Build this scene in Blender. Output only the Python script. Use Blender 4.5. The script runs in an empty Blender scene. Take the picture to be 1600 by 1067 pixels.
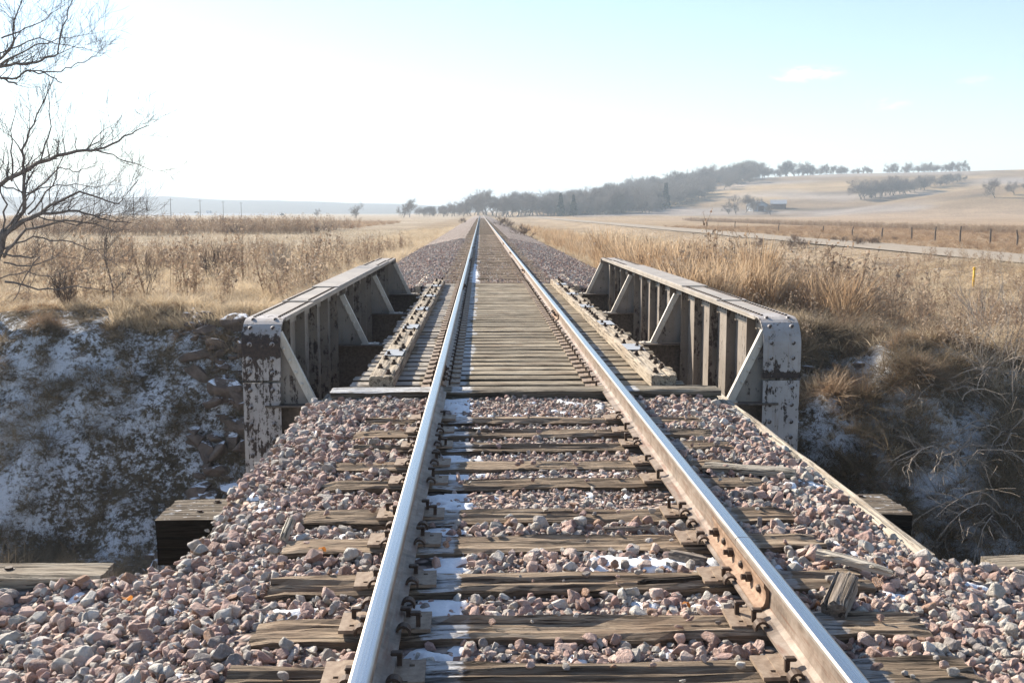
import bpy, bmesh, math, random
import numpy as np
from mathutils import Vector, Matrix, Euler
random.seed(7); np.random.seed(7)
R = math.radians
scene = bpy.context.scene
COL = scene.collection

# ------------------------------------------------------------------ camera, world, sun, exposure
CX, CZ = -0.381, 1.585                 # metres; x = 0 is the middle of the track, z = 0 the top of the ties
F = 1640.0                             # focal length in photo pixels
PITCH, YAW = R(7.0), R(1.71)
cam_d = bpy.data.cameras.new('camera'); cam = bpy.data.objects.new('camera', cam_d); COL.objects.link(cam)
cam.location = (CX, 0, CZ); cam.rotation_euler = (R(90) - PITCH, 0, -YAW)
cam_d.sensor_fit = 'HORIZONTAL'; cam_d.sensor_width = 36; cam_d.lens = F / 1600 * 36
cam_d.clip_start = 0.05; cam_d.clip_end = 12000
scene.camera = cam

SUN_EL, SUN_AZ = 30.3, 45.0            # degrees; azimuth to the left of the track's direction
se, sa = R(SUN_EL), R(SUN_AZ)
sun_vec = Vector((-math.sin(sa) * math.cos(se), math.cos(sa) * math.cos(se), math.sin(se)))
world = bpy.data.worlds.new('World'); scene.world = world; world.use_nodes = True
wn = world.node_tree.nodes; wl = world.node_tree.links
sky = wn.new('ShaderNodeTexSky'); sky.sky_type = 'NISHITA'; sky.sun_disc = False
sky.sun_elevation = se; sky.sun_rotation = -sa
sky.altitude = 300; sky.air_density = 1.0; sky.dust_density = 0.35; sky.ozone_density = 1.7
wn['Background'].inputs['Strength'].default_value = 0.080
# thin cloud wisps high on the right: a little white mixed into the sky in those directions
def sky_dir(px, py):
    v = cam.rotation_euler.to_matrix() @ Vector((px - 800, -(py - 533.5), -F)); return v.normalized()
wtc = wn.new('ShaderNodeTexCoord'); wno = wn.new('ShaderNodeTexNoise'); wmp = wn.new('ShaderNodeMapping'); wmp.inputs['Scale'].default_value = (34, 34, 95)
wmp.inputs['Rotation'].default_value = (0, 0.12, 0)
wl.new(wtc.outputs['Generated'], wmp.inputs[0]); wl.new(wmp.outputs[0], wno.inputs['Vector']); wno.inputs['Scale'].default_value = 1.0; wno.inputs['Detail'].default_value = 8; wno.inputs['Roughness'].default_value = 0.68; wno.inputs['Distortion'].default_value = 0.5
acc = None
def wm(op, a, b=None, c=None):
    q = wn.new('ShaderNodeMath'); q.operation = op
    for i, v in enumerate((a, b, c)):
        if isinstance(v, bpy.types.NodeSocket): wl.new(v, q.inputs[i])
        elif v is not None: q.inputs[i].default_value = v
    return q.outputs[0]
wxyz = wn.new('ShaderNodeSeparateXYZ'); wl.new(wtc.outputs['Generated'], wxyz.inputs[0])
for px, py, wh, wv, st in ((1262, 116, 0.034, 0.0085, 1.0), (1385, 163, 0.022, 0.006, 0.5), (1530, 127, 0.018, 0.005, 0.45)):
    d0 = sky_dir(px, py)
    ux = wm('DIVIDE', wm('SUBTRACT', wxyz.outputs[0], d0.x), wh); uz = wm('DIVIDE', wm('SUBTRACT', wxyz.outputs[2], d0.z), wv)
    g_ = wm('MAXIMUM', wm('SUBTRACT', 1.0, wm('ADD', wm('MULTIPLY', ux, ux), wm('MULTIPLY', uz, uz))), 0.0)
    g_ = wm('MULTIPLY', wm('MULTIPLY', g_, wm('GREATER_THAN', wxyz.outputs[1], 0.0)), st)
    acc = g_ if acc is None else wm('ADD', acc, g_)
wk = wm('MULTIPLY', acc, wm('MULTIPLY', wm('MAXIMUM', wm('SUBTRACT', wno.outputs['Fac'], 0.43), 0.0), 5.0))
wk = wm('MINIMUM', wk, 0.8)
wmx = wn.new('ShaderNodeMix'); wmx.data_type = 'RGBA'; wl.new(wk, wmx.inputs[0]); wl.new(sky.outputs[0], wmx.inputs[6]); wmx.inputs[7].default_value = (8.5, 8.6, 8.7, 1)
wl.new(wmx.outputs[2], wn['Background'].inputs['Color'])
sun_d = bpy.data.lights.new('sun', 'SUN'); sun = bpy.data.objects.new('sun', sun_d); COL.objects.link(sun)
sun_d.energy = 5.0; sun_d.angle = R(0.55); sun_d.color = (1.0, 0.91, 0.77)
sun.rotation_euler = sun_vec.to_track_quat('Z', 'Y').to_euler(); sun.location = (-40, 40, 40)
scene.view_settings.view_transform = 'Standard'; scene.view_settings.look = 'None'
scene.view_settings.gamma = 1; scene.view_settings.use_curve_mapping = False
scene.view_settings.exposure = 1.32

# ------------------------------------------------------------------ helpers
def px_x(px, Y, py=332.0):
    """world x of a point seen in photo column px at distance Y (row py)"""
    v = Vector((px - 800, -(py - 533.5), -F)); d = cam.rotation_euler.to_matrix() @ v
    return CX + d.x / d.y * Y
def px_z(py, Y, px=800.0):
    v = Vector((px - 800, -(py - 533.5), -F)); d = cam.rotation_euler.to_matrix() @ v
    return CZ + d.z / d.y * Y
_Rm = np.array(cam.rotation_euler.to_matrix())
def project(P):
    q = (np.asarray(P, float) - np.array([CX, 0, CZ])) @ _Rm
    zc = np.maximum(-q[..., 2], 1e-3)
    return 800 + F * q[..., 0] / zc, 533.5 - F * q[..., 1] / zc, -q[..., 2]
def smooth(a, b, x):
    t = np.clip((np.asarray(x, float) - a) / (b - a), 0, 1); return t * t * (3 - 2 * t)

_rs = np.random.RandomState(3)
_lat = _rs.rand(256, 256)
def vnoise(x, y):
    x = np.asarray(x, float); y = np.asarray(y, float)
    xi = np.floor(x).astype(int); yi = np.floor(y).astype(int)
    fx = x - xi; fy = y - yi; fx = fx * fx * (3 - 2 * fx); fy = fy * fy * (3 - 2 * fy)
    g = lambda i, j: _lat[i & 255, j & 255]
    return (g(xi, yi) * (1 - fx) + g(xi + 1, yi) * fx) * (1 - fy) + (g(xi, yi + 1) * (1 - fx) + g(xi + 1, yi + 1) * fx) * fy - 0.5
def fbm(x, y, o=4):
    s = 0; a = 1.0
    for k in range(o):
        s = s + a * vnoise(x * 2 ** k + 17.3 * k, y * 2 ** k + 5.1 * k); a *= 0.5
    return s

def mesh(name, v, f, mats=None, smooth_=False, mi=None):
    me = bpy.data.meshes.new(name); me.from_pydata([tuple(p) for p in v], [], [tuple(q) for q in f])
    for m in (mats if isinstance(mats, (list, tuple)) else [mats]) if mats else []: me.materials.append(m)
    if mi is not None: me.polygons.foreach_set('material_index', mi)
    if smooth_: me.polygons.foreach_set('use_smooth', [True] * len(me.polygons))
    me.update(); return me
def add(name, me, parent=None, loc=(0, 0, 0), rot=(0, 0, 0), scale=None):
    o = bpy.data.objects.new(name, me); COL.objects.link(o)
    if parent is not None: o.parent = parent
    o.location = loc; o.rotation_euler = rot
    if scale is not None: o.scale = scale
    return o
def tag(o, label=None, cat=None, group=None, kind=None):
    if label: o['label'] = label
    if cat: o['category'] = cat
    if group: o['group'] = group
    if kind: o['kind'] = kind
    return o
class MB:
    """collects geometry into one mesh"""
    def __init__(s): s.v = []; s.f = []; s.m = []
    def put(s, v, f, mi=0):
        n = len(s.v); s.v += [tuple(p) for p in v]; s.f += [tuple(i + n for i in q) for q in f]; s.m += [mi] * len(f)
    def box(s, c, d, mi=0, M=None):
        x, y, z = [e / 2 for e in d]
        v = [Vector((i * x, j * y, k * z)) for i in (-1, 1) for j in (-1, 1) for k in (-1, 1)]
        if M is not None: v = [M @ p for p in v]
        v = [p + Vector(c) for p in v]
        s.put(v, [(0, 1, 3, 2), (4, 6, 7, 5), (0, 4, 5, 1), (2, 3, 7, 6), (0, 2, 6, 4), (1, 5, 7, 3)], mi)
    def cbox(s, c, d, b, mi=0):
        """box with bevelled edges"""
        bm = bmesh.new(); bmesh.ops.create_cube(bm, size=1)
        for p in bm.verts: p.co = Vector((p.co.x * d[0], p.co.y * d[1], p.co.z * d[2]))
        bmesh.ops.bevel(bm, geom=list(bm.edges), offset=b, segments=1, affect='EDGES')
        bm.verts.index_update()
        s.put([p.co + Vector(c) for p in bm.verts], [[q.index for q in f.verts] for f in bm.faces], mi); bm.free()
    def prism(s, prof, y0, y1, mi=0, axis='y', cap=True):
        n = len(prof)
        P = (lambda a, b, t: (a, t, b)) if axis == 'y' else ((lambda a, b, t: (t, a, b)) if axis == 'x' else (lambda a, b, t: (a, b, t)))
        v = [P(a, b, y0) for a, b in prof] + [P(a, b, y1) for a, b in prof]
        f = [(i, (i + 1) % n, n + (i + 1) % n, n + i) for i in range(n)]
        if cap: f += [tuple(range(n))[::-1], tuple(range(n, 2 * n))]
        s.put(v, f, mi)
    def tube(s, pts, rad, n=6, mi=0, cap=True):
        pts = [Vector(p) for p in pts]; base = len(s.v); rings = []
        up = Vector((0.13, 0.29, 0.95))
        for i, p in enumerate(pts):
            t = (pts[min(i + 1, len(pts) - 1)] - pts[max(i - 1, 0)]).normalized()
            a = t.cross(up); a = a.normalized() if a.length > 1e-3 else Vector((1, 0, 0)); b = t.cross(a)
            r = rad[i] if hasattr(rad, '__len__') else rad
            rings.append([p + (a * math.cos(2 * math.pi * k / n) + b * math.sin(2 * math.pi * k / n)) * r for k in range(n)])
        v = [q for rg in rings for q in rg]
        f = [(i * n + k, i * n + (k + 1) % n, (i + 1) * n + (k + 1) % n, (i + 1) * n + k) for i in range(len(pts) - 1) for k in range(n)]
        if cap: f += [tuple(range(n))[::-1], tuple(range((len(pts) - 1) * n, len(pts) * n))]
        s.put(v, f, mi)
    def dome(s, c, r, h, axis, n=8, mi=0):
        """rivet head"""
        A = Vector(axis); B = A.orthogonal().normalized(); C = A.cross(B); c = Vector(c); v = []
        for (rr, hh) in ((1, 0), (0.86, 0.55), (0.45, 0.92)):
            v += [c + (B * math.cos(2 * math.pi * k / n) + C * math.sin(2 * math.pi * k / n)) * r * rr + A * h * hh for k in range(n)]
        v.append(c + A * h)
        f = [(j * n + k, j * n + (k + 1) % n, (j + 1) * n + (k + 1) % n, (j + 1) * n + k) for j in range(2) for k in range(n)]
        f += [(2 * n + k, 2 * n + (k + 1) % n, 3 * n) for k in range(n)]
        s.put(v, f, mi)
    def mesh(s, name, mats, sm=False): return mesh(name, s.v, s.f, mats, sm, s.m)

# ------------------------------------------------------------------ materials
class NT:
    def __init__(s, name):
        s.mat = bpy.data.materials.new(name); s.mat.use_nodes = True
        s.t = s.mat.node_tree; s.n = s.t.nodes; s.l = s.t.links; s.p = s.n['Principled BSDF']; s.out = s.n['Material Output']
    def N(s, ty, **kw):
        q = s.n.new(ty)
        for k, v in kw.items(): setattr(q, k, v)
        return q
    def put(s, sock, v):
        if isinstance(v, bpy.types.NodeSocket): s.l.new(v, sock)
        elif v is not None: sock.default_value = v
    def co(s, kind='Object'): return s.N('ShaderNodeTexCoord').outputs[kind]
    def pos(s): return s.N('ShaderNodeNewGeometry').outputs['Position']
    def map(s, vec, scale=(1, 1, 1), loc=(0, 0, 0)):
        q = s.N('ShaderNodeMapping'); s.l.new(vec, q.inputs[0]); q.inputs['Scale'].default_value = scale; s.put(q.inputs['Location'], loc); return q.outputs[0]
    def noise(s, vec, scale, detail=4, rough=0.6, dist=0.0):
        q = s.N('ShaderNodeTexNoise'); s.l.new(vec, q.inputs['Vector']); q.inputs['Scale'].default_value = scale
        q.inputs['Detail'].default_value = detail; q.inputs['Roughness'].default_value = rough; q.inputs['Distortion'].default_value = dist
        return q.outputs['Fac']
    def ramp(s, fac, stops, interp='LINEAR'):
        q = s.N('ShaderNodeValToRGB'); s.l.new(fac, q.inputs[0]); e = q.color_ramp.elements; q.color_ramp.interpolation = interp
        while len(e) < len(stops): e.new(0.5)
        for i, (p, c) in enumerate(stops):
            e[i].position = p; e[i].color = (c, c, c, 1) if not hasattr(c, '__len__') else (*c, 1)
        return q.outputs[0]
    def mix(s, a, b, fac, mode='MIX'):
        q = s.N('ShaderNodeMix', data_type='RGBA', blend_type=mode)
        s.put(q.inputs[0], fac)
        for sock, v in ((q.inputs[6], a), (q.inputs[7], b)):
            s.put(sock, (*v, 1) if isinstance(v, tuple) and len(v) == 3 else v)
        return q.outputs[2]
    def m(s, op, a, b=None, c=None):
        q = s.N('ShaderNodeMath', operation=op); s.put(q.inputs[0], a)
        if b is not None: s.put(q.inputs[1], b)
        if c is not None: s.put(q.inputs[2], c)
        return q.outputs[0]
    def mr(s, v, a, b, c=0.0, d=1.0):
        q = s.N('ShaderNodeMapRange'); s.put(q.inputs[0], v)
        for i, e in enumerate((a, b, c, d)): q.inputs[i + 1].default_value = e
        return q.outputs[0]
    def xyz(s, vec):
        q = s.N('ShaderNodeSeparateXYZ'); s.l.new(vec, q.inputs[0]); return q.outputs
    def rnd(s): return s.N('ShaderNodeObjectInfo').outputs['Random']
    def attr(s, name, out='Fac'):
        q = s.N('ShaderNodeAttribute'); q.attribute_name = name; return q.outputs[out]
    def bump(s, h, strength=0.5, dist=0.01):
        q = s.N('ShaderNodeBump'); s.l.new(h, q.inputs['Height']); q.inputs['Strength'].default_value = strength; q.inputs['Distance'].default_value = dist
        s.l.new(q.outputs[0], s.p.inputs['Normal']); return q
    def fin(s, col=None, rough=0.8, metal=0.0, spec=0.3):
        if col is not None: s.put(s.p.inputs['Base Color'], (*col, 1) if isinstance(col, tuple) and len(col) == 3 else col)
        s.put(s.p.inputs['Roughness'], rough); s.put(s.p.inputs['Metallic'], metal); s.p.inputs['Specular IOR Level'].default_value = spec
        return s.mat

SNOW = (0.80, 0.82, 0.86)
def wood(name, c1, c2, c3, frost=(), crack=0.5, frost_all=0.0, sides=1.0, outer=0.45):
    """weathered timber, grain along local x; frost = bands of local x where thin snow still lies"""
    t = NT(name); o = t.co(); r = t.rnd()
    off = t.N('ShaderNodeCombineXYZ'); t.l.new(t.m('MULTIPLY', r, 37.0), off.inputs[1]); t.l.new(t.m('MULTIPLY', r, 11.0), off.inputs[0])
    va = t.N('ShaderNodeVectorMath', operation='ADD'); t.l.new(o, va.inputs[0]); t.l.new(off.outputs[0], va.inputs[1]); v = va.outputs[0]
    g = t.noise(t.map(v, (1.6, 34, 34)), 2.0, 6, 0.7, 0.6)
    fine = t.noise(t.map(v, (6, 160, 160)), 1.5, 3, 0.7)
    big = t.noise(v, 2.2, 4)
    col = t.ramp(g, [(0.30, c1), (0.52, c2), (0.72, c3)])
    col = t.mix(col, t.mix(col, (0.16, 0.09, 0.05), 0.55), t.mr(big, 0.5, 0.75))
    tint = t.ramp(r, [(0.0, 0.72), (0.5, 1.0), (1.0, 1.18)])
    col = t.mix(col, tint, 1.0, 'MULTIPLY')
    cr = t.mr(t.noise(t.map(v, (0.9, 22, 22), (3, 1, 0)), 1.7, 5, 0.7, 0.8), 0.38, 0.45)
    col = t.mix((0.022, 0.018, 0.015), col, t.m('MAXIMUM', cr, 1 - crack))
    if sides < 1:      # sun-bleached top; sides carry dark creosote and shade put into the colour
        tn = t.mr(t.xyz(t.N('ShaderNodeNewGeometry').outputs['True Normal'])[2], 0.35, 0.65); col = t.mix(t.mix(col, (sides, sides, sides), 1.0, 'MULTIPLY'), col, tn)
    h = t.m('ADD', t.m('MULTIPLY', g, 0.6), t.m('ADD', t.m('MULTIPLY', cr, 0.7), t.m('MULTIPLY', fine, 0.3)))
    t.bump(h, 1.0, 0.018)
    if frost or frost_all:
        x = t.xyz(o)[0]; mask = None
        nz = t.noise(t.map(v, (5, 9, 9)), 2.6, 5, 0.75); wob = t.mr(nz, 0.0, 1.0, -0.06, 0.06)
        for a, b in frost:
            xx = t.m('ADD', x, wob)
            k = t.m('MULTIPLY', t.mr(xx, a, a + 0.015), t.mr(xx, b, b - 0.015)); mask = k if mask is None else t.m('MAXIMUM', mask, k)
        up = t.mr(t.xyz(t.N('ShaderNodeNewGeometry').outputs['Normal'])[2], 0.5, 0.8)
        thin = t.mr(t.noise(t.map(v, (10, 60, 30)), 1.2, 4, 0.7), 0.36, 0.50)
        base = t.m('MULTIPLY', mask if mask is not None else 0.0, thin)
        base = t.m('MULTIPLY', base, t.mr(t.m('ABSOLUTE', x), 0.78, 0.80, 1.0, outer))
        if frost_all: base = t.m('MAXIMUM', base, t.m('MULTIPLY', t.mr(nz, 0.58, 0.64), frost_all))
        col = t.mix(col, SNOW, t.m('MULTIPLY', t.m('MULTIPLY', base, up), 0.62))
    return t.fin(col, 0.85, 0, 0.2)
FR = [(-0.665, -0.475), (0.80, 0.99)]
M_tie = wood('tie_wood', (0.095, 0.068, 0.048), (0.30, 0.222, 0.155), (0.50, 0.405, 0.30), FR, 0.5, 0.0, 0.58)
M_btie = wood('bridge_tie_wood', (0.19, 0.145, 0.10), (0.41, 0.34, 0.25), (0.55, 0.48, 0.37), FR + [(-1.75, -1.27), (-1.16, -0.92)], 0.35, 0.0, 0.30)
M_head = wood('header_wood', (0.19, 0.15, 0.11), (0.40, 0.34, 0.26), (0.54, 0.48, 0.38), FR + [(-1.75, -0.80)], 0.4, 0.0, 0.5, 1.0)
M_timber = wood('timber_wood', (0.20, 0.16, 0.12), (0.42, 0.35, 0.27), (0.56, 0.49, 0.39), (), 0.5)
M_curb = wood('plank_wood', (0.32, 0.26, 0.20), (0.56, 0.49, 0.40), (0.68, 0.61, 0.51), (), 0.25)
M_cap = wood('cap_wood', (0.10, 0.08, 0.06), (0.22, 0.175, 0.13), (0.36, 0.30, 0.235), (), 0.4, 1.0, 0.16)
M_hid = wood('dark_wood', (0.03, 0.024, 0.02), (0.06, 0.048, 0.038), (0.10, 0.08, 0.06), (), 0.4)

def m_rail_top():
    t = NT('polished_rail_steel'); o = t.co()
    g = t.noise(t.map(o, (260, 0.7, 30)), 1.0, 4, 0.7)
    b = t.noise(o, 5, 5, 0.7); xx = t.m('ADD', t.xyz(o)[0], t.mr(t.noise(t.map(o, (1, 0.35, 1)), 2.5, 3), 0, 1, -0.006, 0.006)); ed = t.mr(t.m('ABSOLUTE', xx), 0.0215, 0.029)
    col = t.mix(t.ramp(g, [(0.3, (0.44, 0.445, 0.45)), (0.7, (0.53, 0.53, 0.53))]), t.ramp(b, [(0.3, (0.20, 0.155, 0.12)), (0.7, (0.36, 0.31, 0.26))]), t.m('MULTIPLY', ed, 0.8))
    return t.fin(col, t.m('ADD', t.mr(g, 0.3, 0.7, 0.30, 0.24), t.m('MULTIPLY', ed, 0.2)), 1.0, 0.5)
def m_rail_side():
    t = NT('rail_rust'); o = t.co()
    a = t.noise(o, 9, 6, 0.7); b = t.noise(t.map(o, (1, 0.25, 6)), 14, 3)
    col = t.ramp(a, [(0.3, (0.14, 0.10, 0.075)), (0.5, (0.255, 0.20, 0.16)), (0.7, (0.34, 0.285, 0.24))])
    col = t.mix(col, (0.17, 0.08, 0.045), t.mr(b, 0.52, 0.68, 0, 0.7)); col = t.mix(col, (0.06, 0.045, 0.035), t.mr(t.noise(t.map(o, (1, 1.3, 1)), 1.6, 6, 0.75), 0.52, 0.66, 0, 0.7)); t.bump(a, 0.25, 0.003)
    return t.fin(col, 0.55, 0.25, 0.4)
def m_iron(name, c1, c2, rough=0.65, metal=0.2):
    t = NT(name); o = t.co(); a = t.noise(o, 24, 5, 0.7)
    t.bump(a, 0.4, 0.003)
    return t.fin(t.ramp(a, [(0.3, c1), (0.7, c2)]), rough, metal, 0.4)
M_railtop = m_rail_top(); M_rail = m_rail_side()
M_plate = m_iron('tie_plate_rust', (0.16, 0.105, 0.07), (0.36, 0.28, 0.21))
M_dark = m_iron('dark_rust', (0.035, 0.024, 0.018), (0.10, 0.062, 0.042))
M_barrust = m_iron('bar_rust', (0.20, 0.115, 0.07), (0.36, 0.25, 0.175))

def m_paint(name, base, dirt_lo=0.52, dirt_hi=0.60, streak=0.6, peel=()):
    """old whitish paint, flaked down to rusty black steel, with runs of rust"""
    t = NT(name); o = t.co()
    a = t.noise(t.map(o, (1, 1, 0.6)), 13.0, 10, 0.78, 0.2); b = t.noise(t.map(o, (22, 22, 1.6)), 1.0, 5, 0.7); c = t.noise(o, 40, 4, 0.7); big = t.noise(o, 0.9, 3)
    col = t.mix(tuple(x * 0.72 for x in base), base, t.mr(t.noise(o, 3, 5), 0.35, 0.65))
    col = t.mix(col, (0.23, 0.17, 0.12), t.mr(b, 0.5, 0.75, 0, streak))
    low = t.mr(t.xyz(t.pos())[2], -0.2, -1.0, 0.0, 0.05)
    fl = t.m('ADD', t.m('MULTIPLY', a, 0.62), t.m('ADD', t.m('MULTIPLY', b, 0.26), t.m('MULTIPLY', c, 0.12)))
    fl = t.m('ADD', fl, t.m('ADD', low, t.mr(big, 0.4, 0.7, -0.03, 0.05)))
    for (za, zb, amt) in peel:      # bands where the paint has come off more
        zz = t.xyz(t.pos())[2]; fl = t.m('ADD', fl, t.m('MULTIPLY', t.m('MULTIPLY', t.mr(zz, za - 0.03, za + 0.03), t.mr(zz, zb + 0.05, zb - 0.05)), amt))
    mask = t.mr(fl, dirt_lo, dirt_lo + (dirt_hi - dirt_lo) * 0.25)
    rust = t.ramp(c, [(0.3, (0.024, 0.022, 0.024)), (0.7, (0.085, 0.058, 0.045))])
    col = t.mix(col, rust, mask); t.bump(t.m('SUBTRACT', t.m('MULTIPLY', c, 0.3), mask), 0.5, 0.004)
    return t.fin(col, t.mr(mask, 0, 1, 0.55, 0.85), 0, 0.35)
M_paint = m_paint('flaking_white_paint', (0.43, 0.395, 0.38), 0.535, 0.60, 0.7)
M_end = {-1: m_paint('flaking_white_paint_peeled_top', (0.43, 0.395, 0.38), 0.525, 0.59, 0.7, ((0.24, 0.42, 0.16),)),
         1: m_paint('flaking_white_paint_peeled_seam', (0.43, 0.395, 0.38), 0.55, 0.62, 0.7, ((-0.005, 0.06, 0.20),))}
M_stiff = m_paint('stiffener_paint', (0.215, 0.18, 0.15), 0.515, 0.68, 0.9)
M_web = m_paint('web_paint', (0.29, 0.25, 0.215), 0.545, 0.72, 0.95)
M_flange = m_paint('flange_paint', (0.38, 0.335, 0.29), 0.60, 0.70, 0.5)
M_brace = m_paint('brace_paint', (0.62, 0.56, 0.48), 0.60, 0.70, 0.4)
M_floor = m_iron('floor_steel', (0.05, 0.04, 0.034), (0.16, 0.125, 0.10), 0.85, 0.0)

def m_stone(name, far=False):
    t = NT(name); r = t.rnd(); o = t.co()
    pal = [(0.0, (0.30, 0.20, 0.165)), (0.13, (0.46, 0.33, 0.28)), (0.25, (0.37, 0.335, 0.295)), (0.38, (0.50, 0.39, 0.335)), (0.48, (0.24, 0.21, 0.195)),
           (0.57, (0.42, 0.29, 0.245)), (0.67, (0.48, 0.45, 0.41)), (0.76, (0.36, 0.24, 0.21)), (0.85, (0.40, 0.36, 0.33)), (0.93, (0.31, 0.19, 0.13)), (0.97, (0.55, 0.50, 0.45))]
    col = t.ramp(r, pal, 'CONSTANT')
    off = t.N('ShaderNodeVectorMath', operation='ADD'); t.l.new(o, off.inputs[0])
    cb = t.N('ShaderNodeCombineXYZ'); t.l.new(t.m('MULTIPLY', r, 91.0), cb.inputs[0]); t.l.new(cb.outputs[0], off.inputs[1]); v = off.outputs[0]
    a = t.noise(v, 2.2, 6, 0.7); b = t.noise(v, 9, 4, 0.7)
    col = t.mix(col, t.ramp(a, [(0.3, 0.72), (0.5, 1.14), (0.7, 1.4)]), 1.0, 'MULTIPLY')
    col = t.mix(col, t.mix(col, (0.55, 0.52, 0.5), 0.5), t.mr(b, 0.55, 0.7))
    t.bump(t.m('ADD', a, t.m('MULTIPLY', b, 0.4)), 0.55, 0.12)
    return t.fin(col, 0.8, 0, 0.3)
M_stone = m_stone('quarried_stone')

def m_ballast():
    t = NT('ballast_bed'); p = t.pos()
    vo = t.N('ShaderNodeTexVoronoi'); t.l.new(p, vo.inputs['Vector']); vo.inputs['Scale'].default_value = 19
    sp = t.N('ShaderNodeSeparateColor'); t.l.new(vo.outputs['Color'], sp.inputs[0])
    col = t.ramp(sp.outputs[0], [(0, (0.27, 0.19, 0.16)), (0.3, (0.43, 0.325, 0.285)), (0.6, (0.35, 0.31, 0.28)), (0.85, (0.50, 0.42, 0.37)), (1, (0.31, 0.21, 0.17))])
    col = t.mix(col, (0.05, 0.04, 0.035), t.mr(vo.outputs['Distance'], 0.45, 0.75))
    big = t.noise(p, 0.6, 4); col = t.mix(col, t.ramp(big, [(0.3, 0.75), (0.7, 1.1)]), 1.0, 'MULTIPLY')
    t.bump(t.m('MULTIPLY', vo.outputs['Distance'], -1.0), 1.0, 0.05)
    return t.fin(col, 0.9, 0, 0.2)
M_ballast = m_ballast()

def m_ground():
    t = NT('ground'); p = t.pos(); c = t.attr('col', 'Color'); s = t.attr('snow')
    a = t.noise(p, 0.9, 8, 0.72); b = t.noise(t.map(p, (1, 1, 1)), 7.0, 6, 0.75); d = t.noise(p, 0.05, 6, 0.6)
    col = t.mix(c, t.ramp(a, [(0.3, 0.55), (0.5, 1.0), (0.7, 1.4)]), 1.0, 'MULTIPLY')
    col = t.mix(col, t.ramp(b, [(0.3, 0.5), (0.5, 1.0), (0.72, 1.45)]), 1.0, 'MULTIPLY')
    col = t.mix(col, t.ramp(d, [(0.35, 0.82), (0.65, 1.15)]), 1.0, 'MULTIPLY')
    sn = t.m('ADD', t.m('ADD', t.m('MULTIPLY', t.noise(p, 2.6, 8, 0.8, 0.2), 0.5), t.m('MULTIPLY', t.noise(p, 9.0, 6, 0.8), 0.5)), t.m('SUBTRACT', s, 0.5))
    col = t.mix(col, SNOW, t.mr(sn, 0.47, 0.54))
    t.bump(t.m('ADD', b, t.m('MULTIPLY', a, 1.5)), 1.0, 0.16)
    return t.fin(col, 0.95, 0, 0.1)
M_ground = m_ground()
def m_simple(name, c1, c2, scale=3, rough=0.9, bump=0.0):
    t = NT(name); a = t.noise(t.pos(), scale, 6, 0.7)
    if bump: t.bump(a, bump, 0.03)
    return t.fin(t.ramp(a, [(0.3, c1), (0.7, c2)]), rough, 0, 0.2)
M_road = m_simple('gravel_road', (0.22, 0.18, 0.14), (0.33, 0.28, 0.225), 1.2, 0.95, 0.4)
M_snow = m_simple('snow', (0.74, 0.77, 0.82), (0.86, 0.87, 0.9), 30, 0.7, 0.5)
M_rock = m_simple('bank_rock', (0.10, 0.075, 0.06), (0.26, 0.20, 0.17), 3.5, 0.9, 0.6)

def m_rock_snow():
    t = NT('riprap_rock'); p = t.pos(); a = t.noise(p, 4, 6, 0.7); n = t.xyz(t.N('ShaderNodeNewGeometry').outputs['Normal'])[2]
    col = t.ramp(a, [(0.3, (0.07, 0.052, 0.043)), (0.7, (0.20, 0.15, 0.12))])
    k = t.m('ADD', n, t.m('MULTIPLY', t.m('SUBTRACT', t.noise(p, 2.6, 5, 0.7), 0.5), 1.3))
    col = t.mix(col, SNOW, t.mr(k, 0.90, 0.98)); t.bump(a, 0.6, 0.05)
    return t.fin(col, 0.9, 0, 0.2)
M_riprap = m_rock_snow()
def m_grass(name, stops, transl=0.45, seed=0.0):
    t = NT(name); r = t.rnd(); p = t.pos()
    big = t.noise(p, 0.35, 3); f = t.m('ADD', t.m('MULTIPLY', r, 0.6), t.m('MULTIPLY', t.m('SUBTRACT', big, 0.5), 1.1)); f = t.m('ADD', f, 0.2)
    col = t.ramp(f, stops); t.fin(col, 0.65, 0, 0.35)
    tr = t.N('ShaderNodeBsdfTranslucent'); t.l.new(col, tr.inputs['Color']); mx = t.N('ShaderNodeMixShader'); mx.inputs[0].default_value = transl
    t.l.new(t.p.outputs[0], mx.inputs[1]); t.l.new(tr.outputs[0], mx.inputs[2]); t.l.new(mx.outputs[0], t.out.inputs['Surface'])
    return t.mat
M_gold = m_grass('dry_gold_grass', [(0.1, (0.36, 0.265, 0.17)), (0.45, (0.54, 0.43, 0.295)), (0.9, (0.66, 0.56, 0.42))])
M_blue = m_grass('dry_tall_grass', [(0.1, (0.32, 0.205, 0.12)), (0.5, (0.48, 0.345, 0.22)), (0.9, (0.62, 0.49, 0.345))], 0.45)
M_weed = m_grass('dry_weed', [(0.1, (0.26, 0.175, 0.12)), (0.5, (0.42, 0.315, 0.225)), (0.9, (0.57, 0.47, 0.36))], 0.4)
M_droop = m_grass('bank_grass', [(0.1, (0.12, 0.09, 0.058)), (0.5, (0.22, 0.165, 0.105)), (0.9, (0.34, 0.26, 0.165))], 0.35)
M_stub = m_grass('corn_stubble', [(0.1, (0.40, 0.31, 0.21)), (0.5, (0.55, 0.46, 0.34)), (0.9, (0.72, 0.64, 0.52))], 0.3)
def m_bark(name, c1, c2):
    t = NT(name); a = t.noise(t.map(t.co(), (6, 6, 1.5)), 3, 5, 0.7); t.bump(a, 0.6, 0.02)
    return t.fin(t.ramp(a, [(0.3, c1), (0.7, c2)]), 0.9, 0, 0.2)
M_bark = m_bark('bark', (0.085, 0.068, 0.06), (0.21, 0.175, 0.155))
M_twig = m_bark('twig_bark', (0.09, 0.065, 0.055), (0.17, 0.13, 0.11))
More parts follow.
